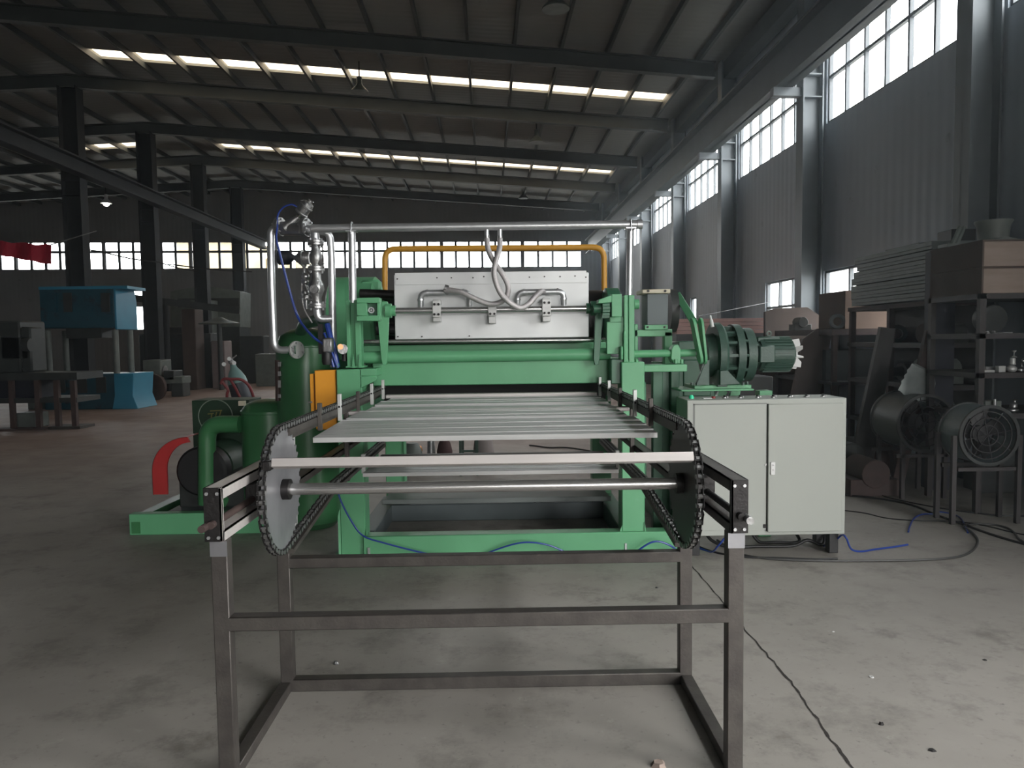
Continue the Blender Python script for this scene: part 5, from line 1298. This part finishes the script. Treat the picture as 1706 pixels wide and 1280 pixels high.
for (x0_, y0_, x1_, y1_, Y, nm, lab, cat, m_) in (
    (232,556,352,620,25.5,'steel_locker','wide dark steel locker in the middle distance','locker',MACHD),
    (318,500,352,560,28.1,'wall_board','pale board standing against the dark locker','board',MACHG),
    (303,515,326,612,24.6,'brown_cabinet','brown cabinet on the dark locker','cabinet',BROWN),
    (400,560,440,615,28,'transformer','dark transformer box near the far wall','transformer',MACHD),
    (425,590,462,612,26,'work_table','low grey table near the far wall','table',MACHG),
    (352,568,374,606,25,'pale_housing','pale pinkish machine housing by a column','housing',mat('pink_grey',(0.20,0.16,0.155),0.7))):
    m = MB().pb(x0_, y0_, x1_, y1_, Y, 0.7)
    zmin = min(v_.z for v_ in m.v)
    if True:
        for v_ in m.v:
            if v_.z <= zmin+1e-4: v_.z = 0.0
    o = m.build(nm, m_, bevel=0.02); tag(o, lab, cat)
dp = thing('pillar_drill', 'pillar drill with a flat round hood in front of the far wall', 'drill', (P(365,600,24.4).x, 24.4, 0))
q = P(365,535,24.4)
MB().lathe((q.x,24.4,q.z-0.1), (0,0,1), [(0,0.62),(0.03,0.64),(0.12,0.3),(0.22,0.1)], 28).build('hood', MACHG, dp)
MB().cyl((q.x,24.4,0), (q.x,24.4,q.z), 0.08, n=12).build('pillar', MACHD, dp)
m = MB(); m.bar(P(225,497,24), P(400,518,24.3), 0.16, 0.22); jb = m.build('jib_arm', MACHD); tag(jb, 'dark jib arm reaching across the small broken window', 'jib')
MB().cyl((P(275,500,24.1).x,24.1,0), (P(275,500,24.1).x,24.1,P(275,500,24.1).z), 0.1, n=12).build('post', COLD, jb)
# red banner between the ridge columns
bn = MB(); Yb_ = 15.55
pts = []
n = 14
for k in range(n+1):
    px = -30+115*k/n; y0_ = 402+0.08*px+1.5*math.sin(k*1.3); y1_ = 425+0.19*px+1.0*math.sin(k*1.7)
    pts.append((P(px, y0_, Yb_+0.05*math.sin(k*1.1)), P(px, y1_, Yb_+0.05*math.sin(k*1.1+.5))))
for k in range(n):
    a, c, d, e = pts[k][0], pts[k+1][0], pts[k+1][1], pts[k][1]; o4 = Vector((0,0.01,0)); bn.hexa([e, d, d+o4, e+o4, a, c, c+o4, a+o4])
bo = bn.build('banner', BANNER); tag(bo, 'red cloth banner hanging high across the windows', 'banner')
MB().tube([pts[-1][0], P(160,385,19)], 0.012, 6).build('rope', STEEL_D, bo); MB().tube([pts[0][0], P(-30,300,15.7)], 0.012, 6).build('rope', STEEL_D, bo)
# sagging wires in front of the far windows
for i, (a, c, d, e) in enumerate(((110,406,170,419),(170,420,265,437),(265,437,330,452),(280,440,420,453))):
    tag(MB().tube(catmull([P(a,c,19.2+i), (P(a,c,19.2+i)+P(d,e,20.2+i))/2-Vector((0,0,.04)), P(d,e,20.2+i)], 4), 0.018, 6).build('overhead_wire', STEEL_D), ['black overhead wire running to the first tall column', 'black overhead wire between the first two tall columns', 'black overhead wire sagging past the second column', 'black overhead wire sagging toward the last tall columns'][i], 'wire')
# high-bay lamps
def highbay(px, py, Y, lab, lit=False):
    q = P(px, py, Y); Y_ = q.y
    t = thing('high_bay_lamp', lab, 'lamp', q, 'high-bay lamps under the roof')
    MB().lathe(q, (0,0,1), [(0,0.21),(0.02,0.21),(0.16,0.08),(0.20,0.06),(0.34,0.06),(0.36,0.02)], 20).build('shade', MACHG if not lit else WHITE, t)
    uu = q.x + 0.02*q.y
    zr = roofz(uu)+0.02
    MB().cyl(q+Vector((0,0,.35)), (q.x,q.y,zr), 0.015, n=6).build('hanger', STEEL_D, t)
    if lit:
        em_ = bpy.data.materials.get('lit_lamp')
        if not em_:
            em_ = bpy.data.materials.new('lit_lamp'); em_.use_nodes = True
            pb_ = em_.node_tree.nodes['Principled BSDF']; pb_.inputs['Emission Color'].default_value = (1,0.97,0.9,1); pb_.inputs['Emission Strength'].default_value = 8
        MB().sph(q, 0.12, 12).build('bulb', em_, t)
highbay(599, 154, 17.5, 'high-bay lamp hanging in front of the nearer skylight row')
highbay(926, 16, 11.6, 'high-bay lamp hanging highest, over the press')
highbay(894, 238, 20.4, 'high-bay lamp hanging between the two skylight rows')
highbay(872, 331, 31.5, 'small high-bay lamp hanging far off beyond the second skylight row')
highbay(177, 339, 30.0, 'lit high-bay lamp glowing far off in the dark bay', True)
# ================================================================== SEEN THROUGH THE PRESS
ST = thing('stool', 'small green wooden stool seen between the press columns', 'stool', FL(780, 790))
Yk = 8.35
zs = P(780,722,Yk).z
for a, y_ in ((767,0),(795,0),(769,.25),(792,.25)):
    MB().bar((P(a,770,Yk).x, Yk+y_, 0), (P(a,740,Yk).x, Yk+y_, zs), 0.028, 0.028, (0,1,0)).build('leg', GREEN_M, ST)
MB().box(P(764,740,Yk).x, P(798,740,Yk).x, Yk-.02, Yk+.29, zs, zs+0.03).build('seat', GREEN_M, ST)
for z in (0.12, 0.27): MB().box(P(767,740,Yk).x, P(795,740,Yk).x, Yk, Yk+.02, z, z+0.025).build('stretcher', GREEN_M, ST)
for (a, c, r_, hh, m_, lab, nm, cat) in ((688,786,.13,.34,MACHG,'grey bucket on the floor behind the press','bucket','bucket'),(719,780,.05,.50,CAST,'grey pipe offcut standing behind the press','pipe_offcut','pipe'),(806,782,.13,.46,mat('grey_sacking',(0.36,0.31,0.30),0.9),'pale sack beside the green stool','sack','sack'),(684,766,.12,.10,BROWN,'brown cloth heap on the floor by the bucket','cloth_heap','cloth'),(698,752,.05,.08,COPPER,'small copper-coloured fitting near the bucket','fitting','fitting'),(741,760,.10,.22,mat('dark_maroon_cloth',(0.09,0.05,0.05),0.9),'dark folded cloth bundle between the pipe and the stool','cloth_bundle','cloth')):
    q = FL(a, c); tag(MB().lathe(q, (0,0,1), [(0,r_),(hh*.3,r_*1.05),(hh*.8,r_*.8),(hh,r_*.5)], 16).build(nm, m_), lab, cat)
w = [FL(882,742,.012), FL(892,743,.012), FL(915,746,.012), FL(945,746,.012), FL(985,752,.012), FL(1010,760,.012)]
tag(MB().tube(catmull(w,5), 0.010, 8).build('cable', BLACK), 'black cable with a plug on the floor beyond the press', 'cable')
w = [FL(912,781,.02), FL(925,784,.02), FL(945,783,.02), FL(965,780,.02), FL(982,782,.02)]
tag(MB().tube(catmull(w,5), 0.018, 8).build('rubber_hose', BLACK), 'short black rubber hose on the floor between the rear columns', 'hose')
# ------------------------------------------------------------------ dusty haze, thicker along the sunny wall
def haze(u0, u1, dens, label):
    hz = bpy.data.materials.new('dusty_air'); hz.use_nodes = True
    nh = hz.node_tree; nh.nodes.clear()
    ho = nh.nodes.new('ShaderNodeOutputMaterial'); hv = nh.nodes.new('ShaderNodeVolumeScatter')
    hv.inputs['Color'].default_value = (0.80, 0.92, 1.0, 1); hv.inputs['Density'].default_value = dens; hv.inputs['Anisotropy'].default_value = 0.3
    nh.links.new(hv.outputs[0], ho.inputs['Volume'])
    m = MB(); z1 = roofz(u1)-0.02 if u1 > 0 else EYE+6.85
    m.hexa([B(u0,V0+.2,.005), B(u1,V0+.2,.005), B(u1,V1-.1,.005), B(u0,V1-.1,.005), B(u0,V0+.2,roofz(u0)-.02 if u0>URI else roofz(URI)-.02), B(u1,V0+.2,roofz(u1)-.02), B(u1,V1-.1,roofz(u1)-.02), B(u0,V1-.1,roofz(u0)-.02 if u0>URI else roofz(URI)-.02)])
    hb = m.build('haze', hz, smooth=False); hb['kind'] = 'stuff'
    tag(hb, label, 'haze')
haze(URI, 1.8, 0.0016, 'thin dusty haze over the machine and the far bay')
haze(1.802, UR-0.02, 0.0062, 'denser dusty haze along the wall with the high windows')
scene.cycles.volume_bounces = 0
